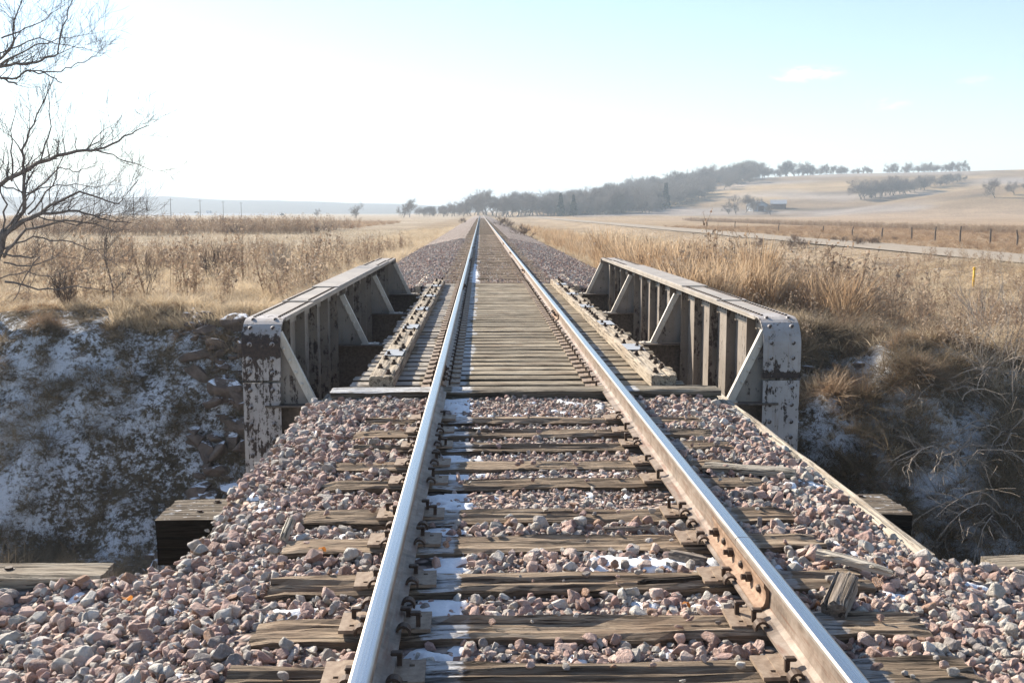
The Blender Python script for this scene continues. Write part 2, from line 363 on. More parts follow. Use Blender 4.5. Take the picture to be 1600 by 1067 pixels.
M_stick = m_bark('bramble_bark', (0.24, 0.19, 0.15), (0.46, 0.39, 0.32))
M_fartree = m_bark('far_tree_bark', (0.17, 0.14, 0.12), (0.30, 0.255, 0.22))

# ------------------------------------------------------------------ terrain
def bank_top(x):
    return np.where(x < 0, 24.5 + 2.5 * smooth(-3.2, -5.4, x), 25.2 - 0.36 * np.clip(x - 3.5, -1.5, 17)) + np.where(np.abs(x) < 4.5, 0.3, 0.9) * vnoise(x * 0.35 + 9, x * 0 + 3.3)
def prof_px(px, pts):
    return np.interp(px, [p[0] for p in pts], [p[1] for p in pts])
RIDGE = [(560, 334), (640, 331), (760, 327), (880, 322), (930, 312), (1000, 298), (1060, 290), (1110, 285), (1160, 279), (1240, 275), (1330, 272), (1420, 271), (1500, 269), (1600, 266), (1900, 258), (2600, 262)]
RIDGE2 = [(1240, 334), (1290, 325), (1342, 315), (1420, 304), (1500, 292), (1600, 280), (1750, 268), (2600, 262)]
FARHILL = [(-1200, 300), (-300, 306), (0, 307), (180, 309), (260, 307), (340, 310), (420, 311), (480, 314), (560, 315), (640, 317), (720, 322), (800, 331)]
def H(x, y):
    x = np.asarray(x, float); y = np.asarray(y, float); ax = np.abs(x)
    # open country
    g = np.full(np.broadcast(x, y).shape, -0.95) + 0.10 * fbm(x * 0.12, y * 0.12, 3)
    right = smooth(6, 12, x)
    g = g - right * 0.85 * (1 - smooth(19, 26, x)) * (0.6 + 0.4 * smooth(20, 60, y))
    g = g - 0.05 * smooth(26, 60, x) + 0.35 * fbm(x * 0.5, y * 0.5, 4) * smooth(4, 7, ax) * (1 - smooth(24, 26, x)) * (1 - 0.8 * smooth(45, 90, y))
    g = g + 1.6 * smooth(60, 380, x) * smooth(150, 450, y)
    # railway formation
    emb = np.interp(ax, [0, 1.9, 3.9, 5.2, 8], [-0.22, -0.26, -0.62, -0.8, -2.5])
    g = np.where(ax < 8, np.maximum(g, emb + 0.03 * fbm(x * 2, y * 2, 2)), g)
    # the ravine
    yt = bank_top(x)
    wv = (0.55 + 0.35 * (x > 3)) * fbm(x * 0.45, y * 0.45, 4) + (0.2 + 0.25 * (x > 3)) * fbm(x * 1.6, y * 1.6, 3)
    dd = np.clip(yt - y, 0, 99); far = (g + 0.05) - np.where(x > 0, 0.52 * dd + 0.75 * np.clip(dd - 2.4, 0, 99), 0.45 * dd + 0.62 * np.clip(dd - 1.3, 0, 99)) + wv * smooth(-0.8, 2, yt - y) * 0.9
    nb = np.where(ax < 6, 5.3, 5.3) ; near = np.minimum(g, -0.95) - 1.0 * np.clip(y - nb, 0, 99)
    rav = np.maximum(np.maximum(far, near), -5.6 + 0.3 * wv)
    inside = (y > 5.0) & (y < yt + 0.0)
    g = np.where(inside, np.minimum(g, rav), g)
    # hills
    px = 751 + F * (x - CX) / np.maximum(y, 1)
    zr = (332 - prof_px(px, RIDGE)) / F * 900; g = g + np.maximum(zr, 0) * smooth(480, 880, y) * (1 - 0.3 * smooth(950, 1800, y)) * (y > 400)
    z2 = (332 - prof_px(px, RIDGE2)) / F * 620; h2 = np.maximum(z2, 0) * smooth(430, 615, y) * (1 - smooth(640, 800, y)); g = np.where(y > 400, np.maximum(g, h2 - 0.9), g)
    zf = (332 - prof_px(px, FARHILL)) / F * 2400; zf = zf + 6 * fbm(x * 0.006, y * 0.001, 3); g = g + np.maximum(zf, 0) * smooth(1500, 2350, y)
    return g

xs = np.concatenate([-np.geomspace(20, 4200, 60)[::-1], np.linspace(-19.7, -4.5, 76), np.linspace(-4.3, 4.3, 30), np.linspace(4.5, 24, 98), np.linspace(24.4, 34, 24), np.geomspace(35, 3600, 75)])
ys = np.concatenate([np.linspace(-40, 3.5, 18), np.linspace(4.2, 12, 14), np.linspace(12.25, 28, 75), np.linspace(28.3, 60, 80), np.geomspace(61, 6500, 150)])
GX, GY = np.meshgrid(xs, ys); GZ = H(GX, GY)
nx, ny = len(xs), len(ys)
idx = np.arange(nx * ny).reshape(ny, nx)
quads = np.stack([idx[:-1, :-1], idx[:-1, 1:], idx[1:, 1:], idx[1:, :-1]], -1).reshape(-1, 4)
def grid_mesh(name, V, Q, mat, sm=True):
    me = bpy.data.meshes.new(name); me.vertices.add(len(V)); me.vertices.foreach_set('co', V.astype(np.float32).ravel())
    me.loops.add(len(Q) * 4); me.loops.foreach_set('vertex_index', Q.astype(np.int32).ravel())
    me.polygons.add(len(Q)); me.polygons.foreach_set('loop_start', np.arange(0, len(Q) * 4, 4, dtype=np.int32))
    me.update(calc_edges=True); me.validate()
    if sm: me.polygons.foreach_set('use_smooth', np.ones(len(Q), bool))
    me.materials.append(mat); return me
gv = np.stack([GX, GY, GZ], -1).reshape(-1, 3)
gme = grid_mesh('ground', gv, quads, M_ground)
# colour zones: what grows or lies there
x, y, z = gv.T; pxv = 751 + F * (x - CX) / np.maximum(y, 1)
colr = np.tile(np.array([0.31, 0.23, 0.15]), (len(x), 1))
def zone(mask, c):
    global colr
    m = np.clip(mask, 0, 1)[:, None]; colr = colr * (1 - m) + np.array(c) * m
yt = bank_top(x)
zone(smooth(-9, -13, x) * smooth(52, 60, y), (0.35, 0.275, 0.195))                 # stubble field on the left
zone(smooth(0.0, 0.35, fbm(x * 0.05, y * 0.02, 3)) * smooth(-12, -16, x) * smooth(60, 70, y) * 0.5, (0.41, 0.335, 0.25))
zone(smooth(31.5, 32.5, x) * smooth(30, 40, y), (0.33, 0.24, 0.155))               # meadow beyond the road
zone(smooth(64, 70, x) * (y > 40), (0.33, 0.235, 0.155))
zone(smooth(25, 27, x) * smooth(33.5, 31.5, x), (0.30, 0.24, 0.18))
zone((y < yt - 0.1) & (y > 4.5) & (np.abs(x) < 40), (0.15, 0.115, 0.075))          # ravine banks, darker soil
hill = smooth(470, 520, y) * (pxv > 900) * (y < 2500)
zone(hill, (0.22, 0.155, 0.095))
zone(hill * smooth(0.02, 0.14, fbm(x * 0.006 + 3, y * 0.012, 3)), (0.33, 0.235, 0.135))
zone(hill * smooth(0.10, 0.3, fbm(x * 0.011 + 13, y * 0.02, 3)) * 0.6, (0.30, 0.27, 0.26))
zone(hill * smooth(0.12, 0.04, np.abs(np.sin(y * 0.022 + x * 0.006 + 2 * fbm(x * 0.004, y * 0.004, 2)))) * 0.8, (0.11, 0.085, 0.06))
zone(hill * smooth(5, 2, np.abs((y - 760) - 0.18 * (x - 220))) * (pxv > 1180) * (pxv < 1300), (0.16, 0.12, 0.09))
zone(smooth(1500, 1600, y) * (pxv < 760), (0.11, 0.10, 0.09))
ca = gme.color_attributes.new('col', 'FLOAT_COLOR', 'POINT'); ca.data.foreach_set('color', np.concatenate([colr, np.ones((len(x), 1))], 1).astype(np.float32).ravel())
snow = np.full(len(x), 0.16)
inb = (y > 6) & (y < yt - 0.4) & (np.abs(x) < 45)
snow = np.where(inb, np.where(x < 0, 0.524, 0.525) + 0.10 * fbm(x * 0.45, y * 0.45, 3), snow)
snow = np.where((x < -3) & (y > yt - 1.6) & (y < yt), 0.495, snow)
snow = np.where((y >= yt - 0.4) & (y < yt + 2.0), np.where(x < 0, 0.44, 0.40), snow)
snow = np.where((x > 21) & (x < 26.2) & (y > 30), 0.42, snow)
snow = np.where((x > 4.5) & (x < 21) & (y > yt) & (y < 40), 0.33, snow)
snow = np.where(hill > 0.5, 0.22, snow)
GUL = []
for px, py in ((1490, 506), (1440, 516), (1400, 530), (1380, 552), (1362, 585)):
    for Yg in np.arange(15, 40, 0.1):
        Xg = px_x(px, Yg)
        if project((Xg, Yg, float(H(Xg, Yg))))[1] <= py: GUL.append((Xg, Yg)); break
gd = np.full(len(x), 9.0)
for (a0, b0), (a1, b1) in zip(GUL[:-1], GUL[1:]):
    tt = np.clip(((x - a0) * (a1 - a0) + (y - b0) * (b1 - b0)) / ((a1 - a0) ** 2 + (b1 - b0) ** 2 + 1e-6), 0, 1); gd = np.minimum(gd, np.hypot(x - a0 - tt * (a1 - a0), y - b0 - tt * (b1 - b0)))
snow = np.maximum(snow, 0.60 - 0.40 * gd / 0.5 * (gd < 2) - 9 * (gd >= 2))
def gully(X, Y):
    d = np.full(np.shape(X), 9.0)
    for (a0, b0), (a1, b1) in zip(GUL[:-1], GUL[1:]):
        tt = np.clip(((X - a0) * (a1 - a0) + (Y - b0) * (b1 - b0)) / ((a1 - a0) ** 2 + (b1 - b0) ** 2 + 1e-6), 0, 1); d = np.minimum(d, np.hypot(X - a0 - tt * (a1 - a0), Y - b0 - tt * (b1 - b0)))
    return d > 0.22
sa_ = gme.attributes.new('snow', 'FLOAT', 'POINT'); sa_.data.foreach_set('value', snow.astype(np.float32))
ground = add('ground', gme); tag(ground, kind='structure')

# gravel road parallel to the track, and a highway far to the left
def strip(name, x0, x1, yarr, mat, lift, nxs=7):
    X, Y = np.meshgrid(np.linspace(x0, x1, nxs), yarr); Z = H(X, Y); Z = np.maximum(Z, Z.mean(1, keepdims=True)) + lift
    cr = (1 - np.abs(np.linspace(-1, 1, nxs)) ** 2) * 0.06; Z = Z + cr[None]
    n, k = len(yarr), nxs; ii = np.arange(n * k).reshape(n, k)
    Q = np.stack([ii[:-1, :-1], ii[:-1, 1:], ii[1:, 1:], ii[1:, :-1]], -1).reshape(-1, 4)
    return add(name, grid_mesh(name, np.stack([X, Y, Z], -1).reshape(-1, 3), Q, mat))
tag(strip('gravel_road', 26.2, 32.0, np.concatenate([np.linspace(20, 120, 80), np.geomspace(125, 480, 40)]), M_road, 0.07), kind='structure')
M_asph = m_simple('pale_asphalt', (0.30, 0.30, 0.31), (0.42, 0.42, 0.43), 0.6)
XH = np.linspace(-1000, -180, 80)
hv, hq = [], []
for i, xx in enumerate(XH):
    yy = 800 + (xx + 1000) * 0.20
    for d in (-5, 5): hv.append((xx, yy + d, float(H(xx, yy)) + 1.75))
    for d in (-14, 14): hv.append((xx, yy + d, float(H(xx, yy)) - 0.3))
    if i: b = 4 * (i - 1); hq += [(b, b + 4, b + 5, b + 1), (b + 2, b + 6, b + 4, b), (b + 1, b + 5, b + 7, b + 3)]
tag(add('highway', mesh('highway', hv, hq, M_asph)), kind='structure')

# ------------------------------------------------------------------ the ties' places
TIE_ROWS = [654, 674, 695, 723, 751, 803, 845, 905, 975, 1053]
def row_y(py, z=0.0):
    v = Vector((751 - 800, -(py - 533.5), -F)); d = cam.rotation_euler.to_matrix() @ v
    return (z - CZ) / d.z * d.y
near_ties = sorted(row_y(p) for p in TIE_ROWS)
near_ties = [near_ties[0] - 0.98, near_ties[0] - 0.49] + near_ties
deck_ties = list(np.arange(9.52, 23.5, 0.3105))
far_ties = list(np.arange(23.86, 78, 0.497))

# ballast bed: top sheet with thickness, one near and one beyond the bridge
def bed_z(x, y):
    ax = np.abs(x)
    nearz = np.interp(ax, [0, 0.6, 0.9, 1.25, 1.75, 2.7, 4.5, 7], [-0.038, -0.045, -0.048, -0.045, -0.09, -0.30, -0.60, -1.1])
    boxz = np.interp(ax, [0, 0.6, 0.9, 1.25, 1.5, 1.75], [-0.034, -0.042, -0.045, -0.038, -0.045, -0.10])
    farz = np.interp(ax, [0, 0.6, 0.9, 1.4, 1.9, 3.9, 4.2], [-0.03, -0.03, -0.03, -0.02, -0.10, -0.52, -0.66])
    boxz = np.where((x < -1.36) & (y > 5.9), -0.035 - 0.02 * smooth(1.3, 1.8, ax), boxz)
    w = smooth(4.5, 5.2, y)
    zz = np.where(y < 15, nearz * (1 - w) + boxz * w, farz)
    return zz + 0.02 * fbm(x * 2.3, y * 2.3, 2)
def bed(name, xa, ya, parent=None, closed=True):
    X, Y = np.meshgrid(xa, ya); Z = bed_z(X, Y); k = len(xa); n = len(ya)
    V = np.stack([X, Y, Z], -1).reshape(-1, 3); ii = np.arange(n * k).reshape(n, k)
    Q = np.stack([ii[:-1, :-1], ii[:-1, 1:], ii[1:, 1:], ii[1:, :-1]], -1).reshape(-1, 4)
    b = V.copy(); b[:, 2] = np.minimum(b[:, 2] - 0.12, -0.42); N = len(V)
    ring = list(ii[0]) + list(ii[1:, -1]) + list(ii[-1, :-1][::-1]) + list(ii[1:-1, 0][::-1])
    Q2 = np.array([(ring[j], ring[j] + N, ring[(j + 1) % len(ring)] + N, ring[(j + 1) % len(ring)]) for j in range(len(ring))])
    return grid_mesh(name, np.concatenate([V, b]), np.concatenate([Q, Q2, (Q + N)[:, ::-1]]), M_ballast)
ballast = add('ballast_bed', bed('ballast_bed', np.linspace(-6, 6, 61), np.linspace(-1, 4.86, 30))); tag(ballast, kind='structure')
deck_bed = add('ballast_layer', bed('ballast_layer', np.linspace(-1.74, 1.74, 30), np.linspace(4.87, 9.06, 25)), ballast)
far_bed = add('ballast_bed', bed('ballast_bed', np.concatenate([[-4.3], np.linspace(-4.1, 4.1, 42), [4.3]]), np.concatenate([np.linspace(23.75, 60, 70), np.geomspace(61, 900, 60)]))); tag(far_bed, kind='structure')

# ------------------------------------------------------------------ stones
def stone_mesh(seed, npts=15, flat=0.7, sub=True):
    rs = np.random.RandomState(seed); bm = bmesh.new()
    p = rs.normal(size=(npts, 3)); p /= np.linalg.norm(p, axis=1)[:, None]; p *= rs.uniform(0.8, 1.0, (npts, 1))
    p *= np.array([1.0, rs.uniform(0.62, 0.95), rs.uniform(flat - 0.15, flat + 0.15)]) * 0.5
    for q in p: bm.verts.new(q)
    r = bmesh.ops.convex_hull(bm, input=list(bm.verts)); bmesh.ops.delete(bm, geom=[g for g in r['geom_interior'] if isinstance(g, bmesh.types.BMVert)], context='VERTS')
    bmesh.ops.dissolve_limit(bm, angle_limit=R(16), verts=bm.verts, edges=bm.edges)
    if sub: bmesh.ops.bevel(bm, geom=list(bm.edges), offset=0.035, segments=1, affect='EDGES', clamp_overlap=True)
    bmesh.ops.triangulate(bm, faces=bm.faces); me = bpy.data.meshes.new('stone'); bm.to_mesh(me); bm.free(); me.materials.append(M_stone); return me
STONES = [stone_mesh(s) for s in range(20)]
STONES_LOW = [stone_mesh(100 + s, 9, 0.7, False) for s in range(8)]
PEB = bpy.data.collections.new('stone_kinds'); PEBL = bpy.data.collections.new('small_stone_kinds')
for m_ in STONES: PEB.objects.link(bpy.data.objects.new('stone_kind', m_))
for m_ in STONES_LOW: PEBL.objects.link(bpy.data.objects.new('small_stone_kind', m_))

def scatter(name, P, rot, scl, ix, coll, parent=None, kind='stuff'):
    me = bpy.data.meshes.new(name); P = np.asarray(P, np.float32); me.vertices.add(len(P)); me.vertices.foreach_set('co', P.ravel())
    for nm, ty, dat, key in (('rot', 'FLOAT_VECTOR', rot, 'vector'), ('scl', 'FLOAT_VECTOR', scl, 'vector'), ('ix', 'INT', ix, 'value')):
        at = me.attributes.new(nm, ty, 'POINT'); at.data.foreach_set(key, np.ascontiguousarray(dat, np.int32 if ty == 'INT' else np.float32).ravel())
    o = add(name, me, parent)
    ng = bpy.data.node_groups.new(name, 'GeometryNodeTree')
    ng.interface.new_socket('Geometry', in_out='INPUT', socket_type='NodeSocketGeometry'); ng.interface.new_socket('Geometry', in_out='OUTPUT', socket_type='NodeSocketGeometry')
    n = ng.nodes; l = ng.links; gi = n.new('NodeGroupInput'); go = n.new('NodeGroupOutput'); iop = n.new('GeometryNodeInstanceOnPoints')
    ci = n.new('GeometryNodeCollectionInfo'); ci.inputs['Collection'].default_value = coll; ci.inputs['Separate Children'].default_value = True; ci.inputs['Reset Children'].default_value = True
    def at(nm, ty):
        q = n.new('GeometryNodeInputNamedAttribute'); q.data_type = ty; q.inputs['Name'].default_value = nm; return q.outputs['Attribute']
    m2p = n.new('GeometryNodeMeshToPoints'); l.new(gi.outputs[0], m2p.inputs[0]); l.new(m2p.outputs[0], iop.inputs['Points'])
    l.new(ci.outputs[0], iop.inputs['Instance']); iop.inputs['Pick Instance'].default_value = True
    l.new(at('ix', 'INT'), iop.inputs['Instance Index']); l.new(at('rot', 'FLOAT_VECTOR'), iop.inputs['Rotation']); l.new(at('scl', 'FLOAT_VECTOR'), iop.inputs['Scale'])
    l.new(iop.outputs[0], go.inputs[0])
    md = o.modifiers.new('scatter', 'NODES'); md.node_group = ng
    if kind: o['kind'] = kind
    return o

def off_track(X, Y, ties, hw, ends=1.32):
    ok = np.ones(len(X), bool)
    for t_ in ties: ok &= ~((np.abs(Y - t_) < hw) & (np.abs(X) < ends))
    ok &= ~(np.abs(np.abs(X) - 0.752) < 0.095)
    return ok
def gen_stones(n, x0, x1, y0, y1):
    X = np.random.uniform(x0, x1, n); Y = np.random.uniform(y0, y1, n); return X, Y
X1, Y1 = gen_stones(46000, -4.6, 4.6, 1.7, 4.84); X2, Y2 = gen_stones(21000, -1.84, 1.76, 4.84, 9.06)
X = np.concatenate([X1, X2]); Y = np.concatenate([Y1, Y2])
size = np.clip(np.exp(np.random.normal(math.log(0.043), 0.42, len(X))), 0.018, 0.100)
crib = np.abs(X) < 0.68
size = np.where(crib & (Y > 5.4), size * 0.66, size)
ok = off_track(X, Y, near_ties, 0.112)
strip_ = (np.abs(X + 0.57) < 0.12) & (np.random.rand(len(X)) < 0.78); ok &= ~strip_
ok &= ~(crib & (np.random.rand(len(X)) < 0.10 + 0.35 * (fbm(X * 2.4 + 4, Y * 2.4, 2) > 0.2)))
X, Y, size = X[ok], Y[ok], size[ok]
xf, yf = np.random.uniform(-1.7, 1.7, 22000), np.random.uniform(2.0, 9.1, 22000); kf = off_track(xf, yf, near_ties, 0.10, 1.36) & ~(np.abs(xf + 0.57) < 0.10)   # chips and grit between the stones
X = np.concatenate([X, xf[kf]]); Y = np.concatenate([Y, yf[kf]]); size = np.concatenate([size, np.random.uniform(0.008, 0.024, kf.sum())])
Z = bed_z(X, Y) + size * np.random.uniform(-0.20, 0.42, len(X))
# a few stones lie on top of the ties
ex = np.random.uniform(-1.25, 1.25, 260); ey = np.array([random.choice(near_ties) for _ in range(260)]) + np.random.uniform(-0.1, 0.1, 260)
k = (np.abs(np.abs(ex) - 0.752) > 0.2); ex, ey = ex[k], ey[k]; es = np.random.uniform(0.018, 0.055, len(ex)) * np.where(np.abs(ex) > 1.0, 1.3, 1)
X = np.concatenate([X, ex]); Y = np.concatenate([Y, ey]); size = np.concatenate([size, es]); Z = np.concatenate([Z, es * 0.27])
sx, sy, sd = project(np.stack([X, Y, Z], -1)); inview = (sx > -140) & (sx < 1740) & (sy < 1200)
X, Y, Z, size, sx, sy, sd = [a[inview] for a in (X, Y, Z, size, sx, sy, sd)]
rot = np.random.uniform(0, 6.283, (len(X), 3)); rot[:, :2] = np.random.normal(0, 0.5, (len(X), 2))
scl = size[:, None] * np.random.uniform(0.85, 1.2, (len(X), 3)); ixs = np.random.randint(0, len(STONES), len(X))
big_ = size / sd * ((sx > 10) & (sx < 1590) & (sy < 1060)) * (Z > bed_z(X, Y) + 0.15 * size)
order = np.argsort(-big_); top = order[:300]; rest = order[300:]
for i in top:
    add('stone', STONES[ixs[i]], ballast, (X[i], Y[i], Z[i]), rot[i], scl[i])
scatter('stones', np.stack([X, Y, Z], -1)[rest], rot[rest], scl[rest], ixs[rest], PEB, ballast)
# beyond the bridge
n = 60000
X = np.random.uniform(-4.0, 4.0, n); Y = 23.8 + 42 * np.random.rand(n) ** 1.5
ok = off_track(X, Y, far_ties, 0.10, 1.3) | (np.random.rand(n) < 0.22) & (np.abs(np.abs(X) - 0.752) > 0.1)
X, Y = X[ok], Y[ok]; size = np.clip(np.exp(np.random.normal(math.log(0.058), 0.35, len(X))), 0.03, 0.11); size = np.where(np.abs(X) < 1.3, size * 0.75, size)
Z = bed_z(X, Y) + size * np.random.uniform(-0.15, 0.3, len(X))
scatter('stones', np.stack([X, Y, Z], -1), np.random.uniform(0, 6.28, (len(X), 3)), size[:, None] * np.random.uniform(0.8, 1.2, (len(X), 3)), np.random.randint(0, 8, len(X)), PEBL, far_bed)

# ------------------------------------------------------------------ the track
track = add('railway_track', None, None, (0, 0, 0)); tag(track, 'single straight railway track on timber ties running across the bridge to the horizon', 'railway track')
RAIL_Z = 0.02; RH = 0.170
half = [(0.070, 0), (0.070, 0.011), (0.032, 0.022), (0.011, 0.034), (0.008, 0.060), (0.008, 0.105), (0.011, 0.122), (0.034, 0.133), (0.0350, 0.155), (0.0325, 0.163), (0.024, 0.1685), (0.009, 0.170)]
prof = half + [(-a, b) for a, b in half[::-1]]
JOINTS = {1: [4.38, 15.5, 27.2, 39.1, 51.0], -1: [9.75, 21.6, 33.4, 45.3]}
RX = 0.7525
def rail_seg(mb, y0, y1):
    ys_ = [y0, y1]; n = len(prof)
    mb.put([(a, y0, b) for a, b in prof] + [(a, y1, b) for a, b in prof], [(i, n + i, n + (i + 1) % n, (i + 1) % n) for i in range(n)])
    mi = mb.m
    for i in range(n):
        j = (i + 1) % n; zc = (prof[i][1] + prof[j][1]) / 2
        if zc > 0.1585: mi[-n + i] = 1
    mb.put([(a, y0, b) for a, b in prof], [tuple(range(n))]); mb.put([(a, y1, b) for a, b in prof], [tuple(range(n))[::-1]])
bar_half = [(0.010, 0.030), (0.034, 0.0245), (0.058, 0.018), (0.060, 0.026), (0.034, 0.036), (0.027, 0.052), (0.023, 0.075), (0.026, 0.098), (0.033, 0.112), (0.033, 0.128), (0.011, 0.122)]
mbb = MB()
mbb.prism(bar_half, -0.46, 0.46); BAR_P = mbb.mesh('joint_bar', M_barrust)
mbb = MB(); mbb.prism([(-a, b) for a, b in bar_half[::-1]], -0.46, 0.46); BAR_N = mbb.mesh('joint_bar', M_barrust)
mb = MB(); mb.tube([(0.02, 0, 0), (0.047, 0, 0)], 0.021, 6); mb.tube([(0.047, 0, 0), (0.066, 0, 0)], 0.012, 8); NUT = mb.mesh('bolt', M_dark)
mb = MB(); mb.dome((0.022, 0, 0), 0.019, 0.018, (1, 0, 0)); HEAD = mb.mesh('bolt', M_dark)
rails = {}
for s in (-1, 1):
    mb = MB(); edges_ = [-3.0] + [j for j in JOINTS[s]] + [130, 900]
    for a, b in zip(edges_[:-1], edges_[1:]): rail_seg(mb, a + 0.003, b - (0.003 if b in JOINTS[s] else -0.003))
    me = mb.mesh('rail', [M_rail, M_railtop]); rl = add('rail', me, track, (s * RX, 0, RAIL_Z)); rails[s] = rl
    rl['label'] = 'bolted steel rail on the side of the low sunlit timber guard' if s == 1 else 'steel rail with a bright top casting a band of shade between the rails'
    for j in JOINTS[s]:
        for side in (1, -1):
            add('joint_bar', BAR_P if side == 1 else BAR_N, rl, (0, j, 0))
            for q, dy in enumerate((-0.37, -0.235, -0.08, 0.08, 0.235, 0.37)):
                nut = (q % 2 == 0) == (side == 1)
                add('bolt', NUT if nut else HEAD, rl, (0, j + dy, 0.077), (0, 0, 0 if side == 1 else math.pi))

def beam_mesh(name, L, W, T, mat, seg=16, seed=0, groove=0.010, worn=0.008, top_only=True):
    """a weathered squared timber along x: top at z=0, uneven, split along the grain"""
    rs = np.random.RandomState(seed)
    k = 11; ty = np.linspace(-W / 2, W / 2, k); xs_ = np.linspace(-L / 2, L / 2, seg + 1); V = []; Fq = []
    cracks = rs.choice(np.arange(2, k - 2), size=rs.randint(2, 5), replace=False)
    for i, xx in enumerate(xs_):
        ring = []
        endw = 1.0 if i in (0, seg) else 0.0
        for j, yy in enumerate(ty):
            dz = worn * (fbm(xx * 2.3 + seed * 7.7, yy * 22 + seed, 3)) - endw * rs.uniform(0, worn * 0.8)
            if j in cracks: dz -= groove * max(0, 0.5 + 1.4 * float(vnoise(xx * 1.1 + j * 5.3 + seed, seed * 3.1 + j)))
            if j in (0, k - 1): dz -= 0.008 + worn * max(0, float(vnoise(xx * 3 + seed, j + 9.2))) * 2.0
            ring.append((xx + endw * math.copysign(rs.uniform(-0.012, 0.004), xx), yy + (0.004 * rs.randn() if j in (0, k - 1) else 0), float(dz)))
        ring += [(xx, W / 2 + 0.004 * float(vnoise(xx * 4, seed)), -T * 0.5), (xx, W / 2, -T), (xx, -W / 2, -T), (xx, -W / 2 + 0.004 * float(vnoise(xx * 4, seed + 5)), -T * 0.5)]
        V += ring
    n = k + 4
    for i in range(seg):
        for j in range(n): Fq.append((i * n + j, (i + 1) * n + j, (i + 1) * n + (j + 1) % n, i * n + (j + 1) % n))
    Fq += [tuple(range(n))[::-1][::-1], tuple(range(seg * n, (seg + 1) * n))[::-1]]
    me = mesh(name, V, Fq, mat); bm = bmesh.new(); bm.from_mesh(me); bmesh.ops.recalc_face_normals(bm, faces=bm.faces); bm.to_mesh(me); bm.free(); return me
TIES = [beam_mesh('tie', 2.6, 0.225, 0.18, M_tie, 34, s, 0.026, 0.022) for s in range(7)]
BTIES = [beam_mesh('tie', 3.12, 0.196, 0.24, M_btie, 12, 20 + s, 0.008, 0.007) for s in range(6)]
FTIES = [beam_mesh('tie', 2.6, 0.22, 0.17, M_tie, 5, 40 + s, 0.010, 0.012) for s in range(4)]

def plate_mesh():
    mb = MB(); xs_ = [-0.175, -0.137, -0.118, -0.074, 0.074, 0.118, 0.137, 0.175]; ys_ = [-0.09, -0.052, -0.033, 0.033, 0.052, 0.09]
    def zt(x): return 0.012 + 0.008 * (abs(x) < 0.08) 
    for i in range(7):
        for j in range(5):
            hole = i in (1, 5) and j == (1 if i == 1 else 3)
            xa, xb, ya, yb = xs_[i], xs_[i + 1], ys_[j], ys_[j + 1]; za = 0.020 if i == 3 else 0.014 + (0.004 if i in (2, 4) else 0)
            zb = 0.002 if hole else za
            mb.put([(xa, ya, zb), (xb, ya, zb), (xb, yb, zb), (xa, yb, zb)], [(0, 1, 2, 3)])
            if hole:
                for (p, q) in (((xa, ya), (xb, ya)), ((xb, ya), (xb, yb)), ((xb, yb), (xa, yb)), ((xa, yb), (xa, ya))):
                    mb.put([(*p, zb), (*q, zb), (*q, za), (*p, za)], [(0, 1, 2, 3)])
    for x_, a, b in ((-0.118, 0.014, 0.018), (0.118, 0.014, 0.018)): pass
    for i, (x_, z0, z1) in enumerate(((-0.118, 0.014, 0.018), (-0.074, 0.018, 0.020), (0.074, 0.018, 0.020), (0.118, 0.014, 0.018))):
        mb.put([(x_, -0.09, z0), (x_, 0.09, z0), (x_, 0.09, z1), (x_, -0.09, z1)], [(0, 1, 2, 3)])
    mb.put([(-0.175, -0.09, 0), (0.175, -0.09, 0), (0.175, -0.09, 0.014), (-0.175, -0.09, 0.014)], [(0, 1, 2, 3)])
    mb.put([(-0.175, 0.09, 0), (0.175, 0.09, 0), (0.175, 0.09, 0.014), (-0.175, 0.09, 0.014)], [(3, 2, 1, 0)])
    for x_ in (-0.175, 0.175): mb.put([(x_, -0.09, 0), (x_, 0.09, 0), (x_, 0.09, 0.014), (x_, -0.09, 0.014)], [(0, 1, 2, 3)])
    return mb.mesh('tie_plate', M_plate)
PLATE = plate_mesh()
mb = MB(); mb.box((0, 0, 0.005), (0.017, 0.017, 0.050)); mb.cbox((-0.010, 0, 0.034), (0.042, 0.030, 0.013), 0.004); SPIKE = mb.mesh('spike', M_dark)
def anchor_mesh():
    mb = MB(); n = 9; v = []
    for i in range(n):
        a = math.pi * (1.05 - 1.15 * i / (n - 1)); r0, r1 = 0.020, 0.030
        for rr in (r0, r1):
            for yy in (-0.020, 0.020): v.append((0.078 + rr * math.cos(a) * 0.95, yy, 0.006 + rr * math.sin(a)))
    f = []
    for i in range(n - 1):
        b = 4 * i; f += [(b, b + 1, b + 5, b + 4), (b + 2, b + 6, b + 7, b + 3), (b, b + 4, b + 6, b + 2), (b + 1, b + 3, b + 7, b + 5)]
    f += [(0, 2, 3, 1), (4 * n - 4, 4 * n - 3, 4 * n - 1, 4 * n - 2)]; mb.put(v, f); return mb.mesh('rail_anchor', M_dark)
ANCHOR = anchor_mesh()
def lay_tie(me, y, x=0.0, dz=0.0, rz=0.0, plates=True, spikes=2, w=0.225):
    t_ = add('tie', me, track, (x, y, dz), (0, 0, rz))
    if plates:
        for s in (-1, 1):
            add('tie_plate', PLATE, t_, (s * RX - x, random.uniform(-0.012, 0.012), -dz), (0, 0, random.uniform(-0.03, 0.03)))
            for q in range(spikes):
                for side in (-1, 1):
                    add('spike', SPIKE, t_, (s * RX - x + side * (0.084 + (0 if q == 0 else 0.044)), (0.045 if (q == 0) == (side > 0) else -0.045), 0.012 - dz + random.uniform(0, 0.022)), (0, 0, 0 if side > 0 else math.pi))
    return t_
